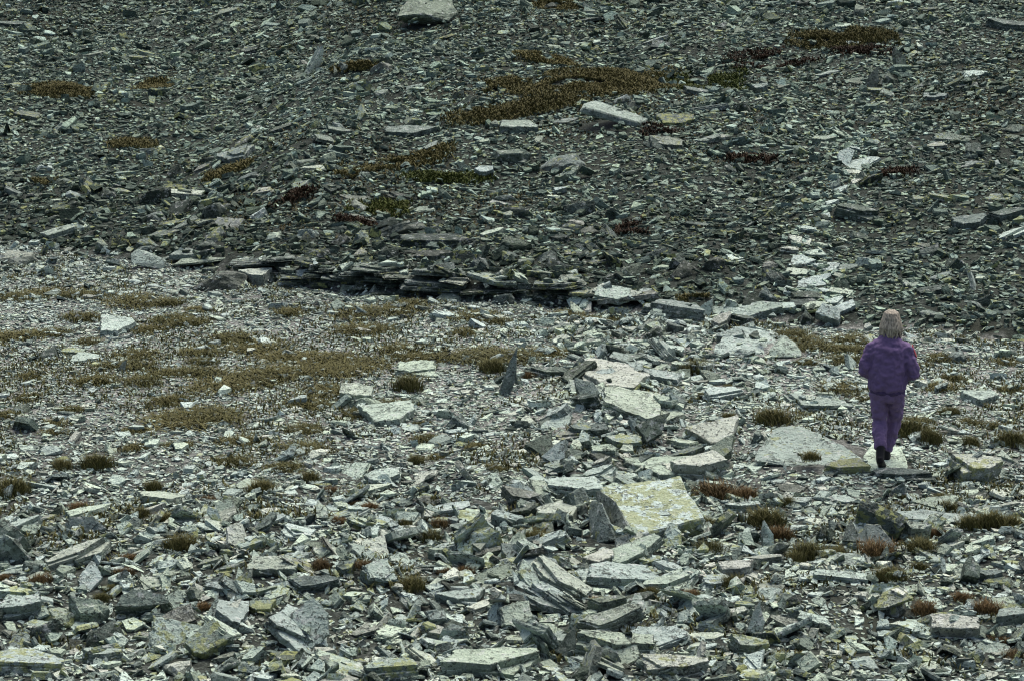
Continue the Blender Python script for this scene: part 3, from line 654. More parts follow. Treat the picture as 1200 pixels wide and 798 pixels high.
for k_ in range(62):
    f_ = rnd.uniform(0, len(_path) - 1.001); i_ = int(f_); f_ -= i_
    bx_ = _path[i_][0] + (_path[i_ + 1][0] - _path[i_][0]) * f_; by_ = _path[i_][1] + (_path[i_ + 1][1] - _path[i_][1]) * f_
    kd_ = rnd.choice(('slab', 'slab', 'lam', 'lam', 'block', 'blade')); tn_ = rnd.choice((.95, .9, .85, .8, .6, .45, .3, .25))
    w_ = rnd.uniform(22, 52) * (.8 if by_ < 420 else 1.0)
    tl_ = rnd.uniform(3, 24) if kd_ != 'blade' else rnd.uniform(35, 70)
    word = 'white' if tn_ > .88 else 'pale grey' if tn_ > .7 else 'mid grey' if tn_ > .4 else 'dark'
    nn_ = {'slab': 'broken slab', 'lam': 'layered slab', 'block': 'angular block', 'blade': 'tilted pointed slab'}[kd_]
    sec_ = 'near the slope foot' if by_ < 400 else 'around the broad white slab' if by_ < 460 else 'by the dark tilted rock' if by_ < 535 else 'behind the big yellow-lichened block' if by_ < 575 else 'above the fan of leaning slabs'
    RIB.append((kd_, bx_ + rnd.gauss(0, 30), by_ + rnd.gauss(0, 9), w_, rnd.uniform(.45, 1.0), rnd.uniform(.05, .15), rnd.uniform(-50, 50), tl_, rnd.uniform(-22, 22), tn_, rnd.choice((.05, .1, .1, .5)),
                word + ' ' + nn_ + ' in the jumbled slab ridge ' + sec_, None))
def place_hero(spec, rear):
    kind, px, py, w, asp, th, yaw, tx, ty, tone, lich, label, ref = spec
    i = len(bpy.data.objects)
    if rear and kind in ('slab', 'lam'): th *= .62
    tone = tone * .88 if not rear else (tone * .7 if tone < .9 else .95)
    me = {'slab': SLABS, 'lam': LAMS, 'block': BLOCKS, 'blade': BLADES}[kind]
    me = me[i % len(me)]
    # the visible middle is a little above the spot it stands on
    P, ppm = gp(px, py + th * (.5 if kind != 'blade' else .0) * 85 * .5)
    a = w / ppm / 2 / .93
    nm, cat = {'slab': ('flat_stone', 'slab'), 'lam': ('flat_stone', 'slab'), 'block': ('rock_block', 'rock'), 'blade': ('slate_blade', 'slab')}[kind]
    b = a * asp
    if kind != 'blade' and tx <= 26: b = max(b * math.sin(R(15)) / math.sin(R(15 + max(tx, 0))), a * .34)
    gxr = float(hterr(P.x + .15, P.y) - hterr(P.x - .15, P.y)) / .3; gyr = float(hterr(P.x, P.y + .15) - hterr(P.x, P.y - .15)) / .3
    gxr = max(-.3, min(.3, gxr)); gyr = max(-.3, min(.3, gyr))
    tx_, ty_ = R(tx) + math.atan(gyr), R(ty) - math.atan(gxr)
    c, s = abs(math.cos(R(yaw))), abs(math.sin(R(yaw)))
    ey = b * c + a * s
    z = float(hterr(P.x, P.y))
    if kind == 'blade': z += b * math.sin(R(tx)) * .72
    else: z += math.sin(R(abs(tx))) * ey * .55 + math.sin(R(abs(ty))) * a * .5 - th * ((.22 if kind == 'block' else .15) if not rear else (.1 if tone > .9 else .34))
    o = rock_obj(nm, me, (P.x, P.y, z), (a, b, th), R(yaw), tx_, ty_, tone, lich)
    tag(o, label, cat, 'slabs of the jumbled ridge' if 'jumbled slab ridge' in label else 'plates of the pale stone trail' if 'pale plate of the stone trail' in label else None)
    f = .3 if kind == 'blade' else 1
    stamp(P.x, P.y, R(yaw), a * .76, b * .76 * f + .02, z + th * .85 if kind != 'blade' else z + .02, -math.tan(min(ty_, 1)) * -1 if kind != 'blade' else 0, -math.tan(min(tx_, .8)) if kind != 'blade' else 0, max(a, .12) * 1.6)
    if ref: LANDMARKS.append((P.x, P.y, ref, 1.0 if not rear else 2.2))
for s_ in HERO: place_hero(s_, False)
for s_ in RIB: place_hero(s_, False)
for s_ in REAR: place_hero(s_, True)

# the layered ledge: thin slabs stacked along the bank at the foot of the slope
led_px = []
lr = random.Random(77)
xw = flat0(196, 312)[0]; xe = flat0(745, 362)[0]
for row in range(7):
    x = xw + lr.uniform(0, .3)
    while x < xe:
        bh = float(bank(np.array(x)))
        L_ = lr.uniform(.16, .5); th = lr.uniform(.035, .075)
        zr = row * .066
        if zr < bh + .05:
            ye = float(edge_y(x))
            a = L_ * lr.uniform(.8, 1.1); b = lr.uniform(.22, .34)
            yy = ye + .13 + .05 * lr.random() - (.05 if row >= 3 else 0) + row * .012
            base = (fbm(np.array(x * .55 + 40), np.array(ye * .45 + 12), 3) - .5) * .22
            t_top = zr > bh - .07
            tone = lr.uniform(.3, .58) if t_top and lr.random() < .5 else lr.uniform(.08, .28)
            o = rock_obj('ledge_stone', lr.choice(LAMS + SLABS), (x, yy, float(base) + zr - .01), (a, b, th), lr.uniform(-.12, .12), lr.uniform(-.05, .1), lr.uniform(-.10, .10), tone, lr.choice((.05, .1, .4, .6)))
            pq = proj(x, yy, base)[0]
            sec = 'beside the dark boulder' if pq < 330 else 'below the pale yellow cube-like block' if pq < 450 else 'below the long mossy slab' if pq < 565 else 'around the rounded yellow-green stone' if pq < 660 else 'towards the long wedge slab'
            tag(o, ('weathered capping slab of the layered ledge ' if t_top else ('bottom', 'second lowest', 'third lowest', 'fourth lowest', 'fifth lowest', 'upper', 'top')[row] + ' course slab of the layered ledge ') + sec, 'slab', 'slabs of the layered ledge')
            stamp(x, yy, 0, a * .9, b * .9, float(base) + zr + th, 0, 0, .13)
        x += L_ * lr.uniform(1.3, 2.1)
LANDMARKS.append((float(flat0(450, 345)[0]), float(flat0(450, 345)[1]), 'the layered ledge', 1.6))
LANDMARKS.append((float(flat0(620, 352)[0]), float(flat0(620, 352)[1]), 'the layered ledge', 1.6))

# ------------------------------------------------------------------ moss and turf patches on the slope
def blade_mesh(name, pts, hgt, wid, mat, r, lean=.5, norm_tip=False):
    """one thin bent blade (two triangles and a tip) for every root point"""
    n = len(pts)
    az = r.uniform(0, 2 * math.pi, n); ln = r.uniform(.1, 1.0, n) * lean; h = hgt * r.uniform(.5, 1.15, n); w = wid * r.uniform(.6, 1.3, n)
    d = np.stack([np.cos(az), np.sin(az), np.zeros(n)], -1); sd_ = np.stack([-np.sin(az), np.cos(az), np.zeros(n)], -1)
    up = np.array([0, 0, 1.0])
    b0 = pts - sd_ * w[:, None]; b1 = pts + sd_ * w[:, None]
    m = pts + d * (ln * h * .4)[:, None] + up * (h * .62)[:, None]
    m0 = m - sd_ * (w * .7)[:, None]; m1 = m + sd_ * (w * .7)[:, None]
    t = pts + d * (ln * h * 1.1)[:, None] + up * h[:, None]
    V = np.stack([b0, b1, m1, m0, t], 1).reshape(-1, 3)
    base = np.arange(n) * 5
    q = np.stack([base, base + 1, base + 2, base + 3], -1); tr = np.stack([base + 3, base + 2, base + 4], -1)
    flat = np.concatenate([q.ravel(), tr.ravel()]); sizes = np.concatenate([np.full(n, 4), np.full(n, 3)])
    me = mesh_np(name, V, flat, sizes, mat)
    c = np.zeros((n, 5, 4), np.float32); c[:, :, 0] = r.uniform(0, 1, n)[:, None]; c[:, :, 1] = np.array([0, 0, .5, .5, 1.0])[None]; c[:, :, 3] = 1
    at_ = me.attributes.new('blade', 'FLOAT_COLOR', 'POINT'); at_.data.foreach_set('color', c.ravel())
    return me
PATCH = [  # centre px, radii px, slant, material, label
 (702, 101, 108, 17, -.25, M_OCHRE, 'long ochre moss patch running across the upper slope', 'the long ochre moss patch'),
 (606, 131, 90, 11, -.17, M_OCHRE, 'ochre moss tongue left of the pale tilted slab', None),
 (590, 104, 34, 9, -.1, M_OCHRE, 'small ochre moss patch above the moss tongue', None),
 (640, 72, 40, 6, .1, M_OCHRE, 'thin brownish moss strip above the long ochre patch', None),
 (488, 192, 46, 9, -.15, M_OCHRE, 'brown moss patch below the long grey block', None),
 (430, 204, 40, 9, 0, M_OCHRE, 'narrow brown moss strip left of the green moss', None),
 (448, 248, 42, 10, -.1, M_GREEN, 'bright green moss cushion with dark red edge on the slope', 'the bright green moss cushion'),
 (420, 262, 30, 6, 0, M_RED, 'dark red moss under the bright green cushion', None),
 (525, 212, 56, 6, -.05, M_GREEN, 'thin green moss strip on the middle slope', None),
 (822, 104, 58, 8, -.12, M_GREEN, 'green moss seep right of the long ochre patch', 'the green moss seep'),
 (905, 76, 60, 9, -.1, M_RED, 'red-brown moss seep among stones on the upper slope', None),
 (985, 46, 66, 12, .05, M_OCHRE, 'brown moss seep high on the slope around white stones', None),
 (1010, 62, 40, 5, 0, M_RED, 'rust moss strip under the white stones', None),
 (352, 231, 22, 8, 0, M_RED, 'rust red moss spot right of the grey upright block', None),
 (330, 243, 16, 5, 0, M_RED, 'dark red moss spot near the grey upright block', None),
 (736, 272, 24, 8, 0, M_RED, 'dark red moss spot above the ledge end', None),
 (775, 156, 26, 7, 0, M_RED, 'rust moss under the right end of the pale tilted slab', None),
 (265, 205, 34, 6, 0, M_OCHRE, 'brown moss below the pale greenish flat stone', None),
 (155, 172, 30, 6, 0, M_OCHRE, 'small brown moss patch on the left slope', None),
 (180, 106, 22, 5, 0, M_OCHRE, 'small brown moss spot on the upper left slope', None),
 (420, 80, 36, 6, 0, M_OCHRE, 'brown moss around the dark rounded rock', None),
 (30, 218, 34, 6, 0, M_OCHRE, 'faded brown moss at the left slope', None),
 (70, 108, 46, 10, 0, M_OCHRE, 'faint brown moss strip high on the left slope', None),
 (815, 354, 22, 5, 0, M_OCHRE, 'brown moss behind the long bridging slab', None),
 (1040, 206, 40, 5, 0, M_RED, 'dark brown moss right of the stone trail', None),
 (880, 190, 40, 6, 0, M_RED, 'dark brown moss left of the stone trail', None),
 (650, 10, 26, 6, 0, M_OCHRE, 'brown moss spot right of the large high boulder', None),
]
pr = np.random.default_rng(3)
for (px, py, rx, ry, sl, mat, label, ref) in PATCH:
    P, ppm = gp(px, py); a = rx / ppm
    b = (gp(px, py - ry)[0].y - gp(px, py + ry)[0].y) / 2
    n = int(min(22000, max(900, math.pi * a * b * 3600)))
    u = pr.uniform(-1, 1, (n * 2, 2)); rr = np.hypot(u[:, 0], u[:, 1])
    rr = rr * pr.uniform(.7, 1.7, len(rr))
    lim = .82 + .75 * (fbm(u[:, 0] * 2.2 + px, u[:, 1] * 2.2 + py, 5) - .25)
    ok = (rr < lim) & (fbm(u[:, 0] * a * 1.6 + px, u[:, 1] * b * 1.6, 15) > (.30 if mat is M_OCHRE and rx > 60 else .36 if mat is M_GREEN or rx < 50 else .43)); ok &= pr.uniform(0, 1, len(rr)) < np.clip((lim - rr) * 2.2 + .12, 0, 1)
    if mat is M_RED: ok &= pr.uniform(0, 1, len(rr)) < .5
    u = u[ok][:n]
    x = P.x + u[:, 0] * a; y = P.y + u[:, 1] * b + u[:, 0] * a * (-sl) * 3.0
    lump = fbm(x * 1.5, y * 1.5, 4) * .10
    z = hterr(x, y) + .02 + lump * .8 * np.clip(1.1 - rr[ok][:n], .1, 1)
    c = Vector((P.x, P.y, float(hterr(P.x, P.y))))
    me = blade_mesh('moss', np.stack([x - c.x, y - c.y, z - c.z], -1), .055, .016, mat, pr, 1.2)
    o = link('moss_patch', me, None, c); tag(o, label, 'moss', 'moss patches on the slope')
    jj = ((x - GX0) / CELL).astype(int); ii = ((y - GY0) / CELL).astype(int)
    k = (rr[ok][:n] < (.5 if mat is M_OCHRE and rx > 60 else .2)) & (ii > 1) & (jj > 1) & (ii < NYg - 2) & (jj < NXg - 2)
    for di in (-1, 0, 1):
        for dj in (-1, 0, 1): S[ii[k] + di, jj[k] + dj] = .36 if mat is M_OCHRE and rx > 60 else .16
    if ref: LANDMARKS.append((P.x, P.y, ref, 2.0))

# ------------------------------------------------------------------ grass tufts: x, y, width px, kind (0 low olive, 1 tall, 2 rusty)
T = """20 349 34 0;60 344 44 0;100 346 34 0;157 353 52 0;97 371 34 0;197 354 30 0;203 374 34 0;222 378 34 0;13 394 40 0;55 391 40 0;103 401 28 0;160 416 40 0;150 429 50 0;177 386 30 0;237 413 34 0;238 423 26 0;
197 438 32 0;233 436 40 0;40 439 22 0;113 446 36 0;167 446 32 0;253 453 56 0;300 443 62 0;325 437 56 0;273 396 44 0;293 409 56 0;323 419 44 0;367 421 52 0;383 433 48 0;393 419 40 0;383 459 44 0;363 474 36 0;200 469 34 0;
213 493 66 0;240 489 60 0;60 496 26 0;63 506 24 0;160 503 26 0;213 521 26 0;160 524 26 0;283 518 40 0;357 503 34 0;357 526 44 0;83 479 22 0;33 466 22 0;7 486 24 0;343 366 28 0;233 363 24 0;
420 366 52 0;467 364 40 0;477 356 36 0;560 371 40 0;580 376 28 0;547 389 26 0;413 386 36 0;440 386 34 0;420 426 54 0;410 436 50 0;467 409 40 0;477 453 40 1;513 418 40 0;483 419 30 0;563 416 60 0;600 418 50 0;647 413 40 0;577 431 36 1;
617 439 22 2;667 369 30 0;693 374 22 0;723 374 20 0;703 394 20 0;457 473 30 0;420 484 30 0;787 456 18 1;815 434 38 1;500 514 30 0;623 523 18 1;560 523 24 0;497 494 14 0;
927 391 28 0;943 399 30 0;950 406 32 0;980 408 26 0;997 410 30 0;990 421 30 0;993 399 40 0;947 424 20 0;983 454 36 0;1010 466 22 0;837 454 14 1;853 453 14 1;823 463 18 1;853 489 22 1;905 493 44 1;828 496 16 1;1080 428 16 0;
1100 453 30 0;1113 443 24 0;1113 483 26 1;1180 424 22 0;1190 456 26 0;1073 491 20 0;1137 494 22 0;1160 498 22 0;1067 506 46 1;1090 516 40 1;1137 518 26 1;1185 518 40 1;1100 419 28 0;
73 545 28 1;113 545 40 1;13 575 44 1;33 545 20 1;180 570 26 1;167 600 24 1;197 609 30 1;213 639 40 1;153 652 20 2;147 670 26 2;7 677 22 2;47 679 30 2;307 574 36 1;243 585 22 2;363 560 28 1;333 547 32 0;273 540 34 0;377 662 30 2;393 607 18 2;
120 699 20 1;130 689 20 1;93 594 26 2;240 709 20 2;387 575 24 2;488 539 22 1;513 535 20 0;587 547 24 0;447 574 20 0;472 614 22 1;515 612 28 2;502 629 30 1;577 602 18 2;623 634 40 1;650 634 26 2;427 672 24 2;482 687 36 1;547 667 24 2;
523 669 22 2;760 695 26 1;433 592 20 2;403 609 20 2;417 589 16 2;697 702 20 2;840 579 52 2;873 580 36 2;923 589 26 1;897 612 50 1;912 625 36 2;827 612 22 1;833 645 38 1;950 545 24 1;1030 605 36 1;1017 619 34 2;1053 622 22 1;947 649 42 1;
933 655 30 1;980 649 30 1;1027 647 52 2;1080 644 40 1;1137 615 34 1;1163 614 44 1;1185 612 26 1;1093 624 26 2;1043 677 40 1;860 685 36 1;810 695 22 2;1083 712 34 2;1157 712 38 2;1127 699 26 2;1187 769 30 2;1173 750 24 2;1077 665 24 1;
1110 594 24 1;1103 582 20 1;1062 582 16 1;1170 682 26 2"""
TUFTS = [tuple(float(v) for v in t.split()) for t in T.replace('\n', '').split(';') if t.strip()]
gr = np.random.default_rng(8)
def tuft_mesh(kind, k):
    n = (820, 700, 600)[kind]
    u = gr.normal(0, (.62, .46, .48)[kind], (n * 6, 2)); rr = np.hypot(u[:, 0], u[:, 1])
    lim = .72 + .8 * (fbm(u[:, 0] * 2.4 + k * 5.3, u[:, 1] * 2.4 + k * 2.1, 9) - .2)
    if kind == 0: lim = (lim + .25) * (.55 + .9 * fbm(u[:, 0] * 5 + k * 3.1, u[:, 1] * 5 + k, 13, 2)) * gr.uniform(.6, 1.25, len(rr))
    u = u[rr < lim][:n]; rr = np.hypot(u[:, 0], u[:, 1])
    z = (np.clip(.9 - rr, 0, 1) * (.12, .3, .2)[kind]) - .03
    pts = np.stack([u[:, 0], u[:, 1], z], -1)
    return blade_mesh('tuft', pts, (.5, .75, .68)[kind], (.022, .019, .019)[kind], (M_GRASS, M_GRASS, M_RUSTGRASS)[kind], gr, (1.0, 1.05, 1.1)[kind])
TM = {k: [tuft_mesh(k, i) for i in range(7)] for k in range(3)}
def near_phrase(x, y, room=16):
    """' beside A' when a landmark is close, else ' between A and B' when two stand on either side"""
    d = sorted((math.hypot(lx - x, ly - y) / (1 if y < 38 else 1.8), lx - x, ly - y, ph, reach) for lx, ly, ph, reach in LANDMARKS)
    if d[0][0] < .75: return ' beside ' + d[0][3]
    a_ = d[0]
    if a_[0] < 5:
        for b_ in d[1:7]:
            if b_[0] < 7 and b_[3] != a_[3] and (a_[1] * b_[1] + a_[2] * b_[2]) < -.25 * math.hypot(a_[1], a_[2]) * math.hypot(b_[1], b_[2]):
                n1_, n2_ = sorted((a_[3], b_[3])); ph_ = ' between ' + n1_ + ' and ' + n2_
                if len(ph_.split()) <= room: return ph_
    if a_[0] < 1.9: return ' near ' + a_[3]
    return None
tuft_rows = []
for (px, py, w, k) in TUFTS:
    k = int(k)
    P, ppm = gp(px, py + (2 if k == 0 else 4)); a = w / ppm / 2 / .85
    if k == 0: a *= 1.35
    o = bpy.data.objects.new('grass_tuft', TM[k][gr.integers(7)]); C.objects.link(o)
    z = hs(P.x, P.y); z = min(z, P.z + .08)
    o.location = (P.x, P.y, z); o.rotation_euler = (0, 0, gr.uniform(0, 6.28))
    zsc = min(a, .26) * ((.44, .80, .74)[k])
    o.scale = (a, a * gr.uniform(.75, 1.0), zsc)
    adj = ('low olive grass patch', 'bushy olive grass tuft', 'rusty brown grass tuft')[k]
    if w >= 44: adj = ('wide olive grass patch', 'large olive grass tuft', 'large rusty grass tuft')[k]
    if w <= 22: adj = ('small olive grass patch', 'small olive grass tuft', 'small rusty grass tuft')[k]
    np_ = near_phrase(P.x, P.y, 16 - len(adj.split()))
    if np_: lab = adj + np_
    else:
        zone = 'on the open gravel flat' if py < 530 else ('in the rubble right of the block' if px > 760 else 'in the coarse slate rubble')
        if py >= 530 and px > 760: zone = 'in the rubble behind the walker'
        lab = adj + ' ' + zone
    tag(o, lab, 'grass', 'dry grass tufts on the stony flat')
    stamp(P.x, P.y, 0, a * .62, a * .62, z + .02, 0, 0, .34 if k else .09)

# ------------------------------------------------------------------ scree and rubble: every stone dropped on what lies below it
def zone_px(x, y):
    return proj(x, y, hterr(x, y))
def coarse(px, py, t, x, y):
    n = fbm(x * .55 + 3, y * .55 + 8, 51)
    c = .35 + .55 * sstep(530, 640, py)
    c = c + .6 * np.exp(-((px - (700 - (py - 560) * .30)) / 105) ** 2) * (py < 720)
    c = c - .45 * np.exp(-((px - 250) / 330) ** 2 - ((py - 430) / 90) ** 2)
    c = c - .15 * np.exp(-((px - 1080) / 160) ** 2 - ((py - 450) / 70) ** 2)
    c = c + (n - .5) * .7
    n_s = fbm(x * .5 + y * .12 + 20, y * .16 - x * .05, 57)
    r_ = .46 + .4 * np.exp(-(t / 4.5) ** 2) + (n - .5) * .7 + (n_s - .5) * 1.3
    return np.clip(np.where(t > 0.1, r_, c), .02, 1)
def trail(x, y, px, py):      # the pale stones that run up the slope above the walker
    cx = np.interp(py, [150, 200, 290, 380], [1000, 992, 945, 962])
    return np.exp(-((px - cx) / 26) ** 2) * ((py > 150) & (py < 385))
def cand(n, y0, y1, margin):
    # even over the ground: a wedge as wide as the view plus a margin
    y = np.sqrt(rng.uniform((y0 + 3) ** 2, (y1 + 3) ** 2, n)) - 3
    hw = .2217 * y * 1.03 + margin
    return rng.uniform(-1, 1, n) * hw, y
CL = []     # lists of arrays: x y r kindzone
def batch(y0, y1, margin, rlo, rhi, cover, zone):
    area = (y1 - y0) * (.2217 * 1.03 * (y0 + y1) + 2 * margin)
    rm = rlo * rhi / ((rlo + rhi) / 2) * 1.06
    n = int(cover * area / (math.pi * rm * rm * .62))
    x, y = cand(n, y0, y1, margin)
    r = rlo * rhi / np.sqrt(rlo ** 2 + rng.uniform(0, 1, n) * (rhi ** 2 - rlo ** 2)) if rhi > rlo else np.full(n, rlo)
    CL.append((x, y, r, np.full(n, zone)))
batch(15.9, 38.0, 2.1, .18, .30, .10, 0)
batch(15.9, 38.0, 2.1, .09, .18, 1.0, 0)
batch(15.9, 38.0, 2.1, .045, .09, 1.05, 0)
batch(15.9, 37.0, 2.1, .022, .045, 1.0, 0)
batch(26.0, 62.5, 2.4, .28, .46, .055, 1)
batch(26.0, 62.5, 2.4, .14, .28, .42, 1)
batch(26.0, 62.5, 2.4, .07, .14, .75, 1)
batch(26.0, 62.0, 2.4, .034, .07, .75, 1)
x = np.concatenate([c[0] for c in CL]); y = np.concatenate([c[1] for c in CL]); r = np.concatenate([c[2] for c in CL]); zo = np.concatenate([c[3] for c in CL])
t = y - edge_y(x)
keep = ((zo == 0) & (t < .12)) | ((zo == 1) & (t > .02))
x, y, r, zo, t = [v[keep] for v in (x, y, r, zo, t)]
px, py, dep = zone_px(x, y)
co = coarse(px, py, t, x, y)
lim = np.where(zo == 0, .07, .11)
pk = np.where(r > lim * 2.2, co ** 2.2, np.where(r > lim, .06 + .94 * co, np.where((r > lim * .6) & (zo == 0), .35 + .65 * co, 1.0)))
pk = np.where((r < lim * .75) & (t < 0.1), 1.15 - .55 * co, pk)
keep = rng.uniform(0, 1, len(x)) < pk
x, y, r, zo, t, px, py, dep, co = [v[keep] for v in (x, y, r, zo, t, px, py, dep, co)]
o_ = np.argsort(-r + rng.normal(0, .12, len(r)) * r)
x, y, r, zo, t, px, py, dep, co = [v[o_] for v in (x, y, r, zo, t, px, py, dep, co)]
N = len(x)
asp = np.clip(rng.lognormal(-.42, .28, N) * np.where(zo == 1, .8, 1), .28, 1.0)                  # width / length
flatn = np.where(zo == 0, np.clip(rng.lognormal(-1.7, .45, N) * np.where(r > .07, 1.25, 1), .06, .7), np.clip(rng.lognormal(-1.02, .45, N), .12, .9))
th = r * flatn * 2 * np.sqrt(asp) * .8
yaw = rng.normal(0, 1, N) * np.where(zo == 0, .8, .55)
tl = rng.exponential(1, N) * np.where(zo == 0, .08 + .20 * co, .09 + .14 * co)
tl = np.where(rng.uniform(0, 1, N) < np.where(zo == 0, .04 + .10 * co, .05 + .05 * co), rng.uniform(.6, 1.3, N), tl)     # some stand on edge
tl = np.minimum(tl, 1.35)
ta = rng.uniform(0, 2 * math.pi, N)
pth = fbm(x * .35 + 9, y * .35, 61)
tone0 = np.where(zo == 0, .78 + rng.normal(0, .15, N), .32 + rng.normal(0, .14, N))
tone0 = tone0 - np.where((zo == 0) & (rng.uniform(0, 1, N) < .30), rng.uniform(.2, .6, N), 0)
tone0 = tone0 + np.where((zo == 1) & (rng.uniform(0, 1, N) < np.where(r < .07, .30, .2)), rng.uniform(.2, .75, N), 0)
tone0 = tone0 - np.where(zo == 1, .23 * np.exp(-(t / 4.0) ** 2) * (px < 930), 0) + np.where(zo == 1, (pth - .5) * .35, (pth - .5) * .25)
tone0 = tone0 + trail(x, y, px, py) * rng.uniform(0, .7, N) * (zo == 1)
tone0 = tone0 + np.where(zo == 0, .10 * np.exp(-((py - 440) / 90) ** 2), 0)
tone = np.clip(tone0, .05, 1.0)
lich = np.where(rng.uniform(0, 1, N) < np.where(zo == 0, .05 + .06 + .32 * sstep(540, 640, py), .36), rng.uniform(.35, .85, N), rng.uniform(0, .2, N))
seed = rng.uniform(0, 1, N)
# which ones become things of their own: those that show largest
pxsize = r * FPX / dep * np.sqrt(asp)
inview = (px > 4) & (px < 1196) & (py > 4) & (py < 794)
score = np.where(inview, pxsize, 0)
top0 = np.argsort(-np.where(zo == 0, score, 0))[:400]; top1 = np.argsort(-np.where(zo == 1, score, 0))[:330]
single = np.zeros(N, bool); single[top0] = True; single[top1] = True
n_single = {0: 0, 1: 0}; MAXS = {0: 170, 1: 230}

PX_, PY_, PZ_ = np.zeros(N), np.zeros(N), np.zeros(N); NX_, NY_ = np.zeros(N), np.zeros(N); live = np.zeros(N, bool)
rej = rng.uniform(0, 1, N)
for i in range(N):
    xi, yi, ri = x[i], y[i], r[i]
    ii = int((yi - GY0) / CELL); jj = int((xi - GX0) / CELL)
    k = max(1, int(ri * .6 / CELL))
    if ii < k or jj < k or ii >= NYg - k or jj >= NXg - k: continue
    s0 = S[ii, jj]
    if s0 > ri * 1.9 and rej[i] < (.985 if s0 > ri * 3 else .78): continue
    if s0 > ri * .9 and rej[i] < .35: continue
    h0 = H[ii, jj]; hl = H[ii, jj - k]; hr = H[ii, jj + k]; hd = H[ii - k, jj]; hu = H[ii + k, jj]
    q = 1.0 / (2 * k * CELL)
    gx_ = (hr - hl) * q; gy_ = (hu - hd) * q
    gx_ = -.6 if gx_ < -.6 else (.6 if gx_ > .6 else gx_); gy_ = -.6 if gy_ < -.6 else (.6 if gy_ > .6 else gy_)
    tt = math.tan(tl[i] if tl[i] < 1.2 else 1.2)
    nx_ = -gx_ + tt * math.cos(ta[i]); ny_ = -gy_ + tt * math.sin(ta[i])
    zi = .4 * h0 + .15 * (hl + hr + hd + hu)
    steep = tt > .65
    zi += -th[i] * .2 + (ri * asp[i] * .45 * math.sin(tl[i]) if steep else ri * asp[i] * .2 * tt)
    PX_[i], PY_[i], PZ_[i], NX_[i], NY_[i] = xi, yi, zi, nx_, ny_; live[i] = True
    ztop = zi + th[i] * .8
    if k <= 1:
        H[ii, jj] = max(h0, ztop); S[ii, jj] = ri
        if ri > .04: H[ii, jj + 1] = max(hr, ztop); H[ii + 1, jj] = max(hu, ztop); S[ii, jj + 1] = ri
    else:
        f = .45 if steep else .85
        stamp(xi, yi, yaw[i], ri * f, ri * asp[i] * f, ztop, max(-.7, min(.7, nx_)), max(-.7, min(.7, ny_)), ri)

# single stones
def tone_word(v): return 'white' if v > .86 else 'pale grey' if v > .66 else 'mid grey' if v > .42 else 'dark grey' if v > .22 else 'blackish'
for i in np.argsort(-score):
    if not (single[i] and live[i]): continue
    z_ = int(zo[i])
    if n_single[z_] >= MAXS[z_]: single[i] = False; continue
    n_single[z_] += 1
    thick = flatn[i] > .34
    me = (BLOCKS if thick else (SLABS if rnd.random() < .7 else LAMS)); me = me[rnd.randrange(len(me))]
    nvec = Vector((NX_[i], NY_[i], 1)).normalized()
    zax = nvec; xax = Vector((math.cos(yaw[i]), math.sin(yaw[i]), 0)); xax = (xax - zax * xax.dot(zax)).normalized(); yax = zax.cross(xax)
    o = bpy.data.objects.new(('rock_block' if thick else 'flat_stone') if z_ == 0 else 'scree_stone', me); C.objects.link(o)
    o.rotation_euler = Matrix((xax, yax, zax)).transposed().to_euler(); o.location = (PX_[i], PY_[i], PZ_[i]); o.scale = (r[i], r[i] * asp[i], th[i])
    o.color = (tone[i], lich[i], seed[i], 1)
    w_ = tone_word(tone[i]) + (' lichened' if lich[i] > .4 else '') + (' long' if asp[i] < .5 else '')
    tlt = math.hypot(NX_[i], NY_[i])
    if z_ == 1: w_ += ' scree'
    w_ += (' block' if thick else (' slab standing on edge' if tlt > .8 else ' slab tilted' if tlt > .4 else ' flat slab'))
    np_ = near_phrase(PX_[i], PY_[i], 16 - len(w_.split()))
    zone = ('on the open gravel flat' if py[i] < 530 else 'in the coarse slate rubble of the flat') if z_ == 0 else ('at the dark foot of the slope' if t[i] < 5 else 'high on the scree slope' if t[i] > 14 else 'in the middle of the scree slope')
    tag(o, w_ + (np_ if np_ else ' ' + zone), 'rock' if thick else 'slab', 'loose slate stones on the flat' if z_ == 0 else 'stones of the scree slope')

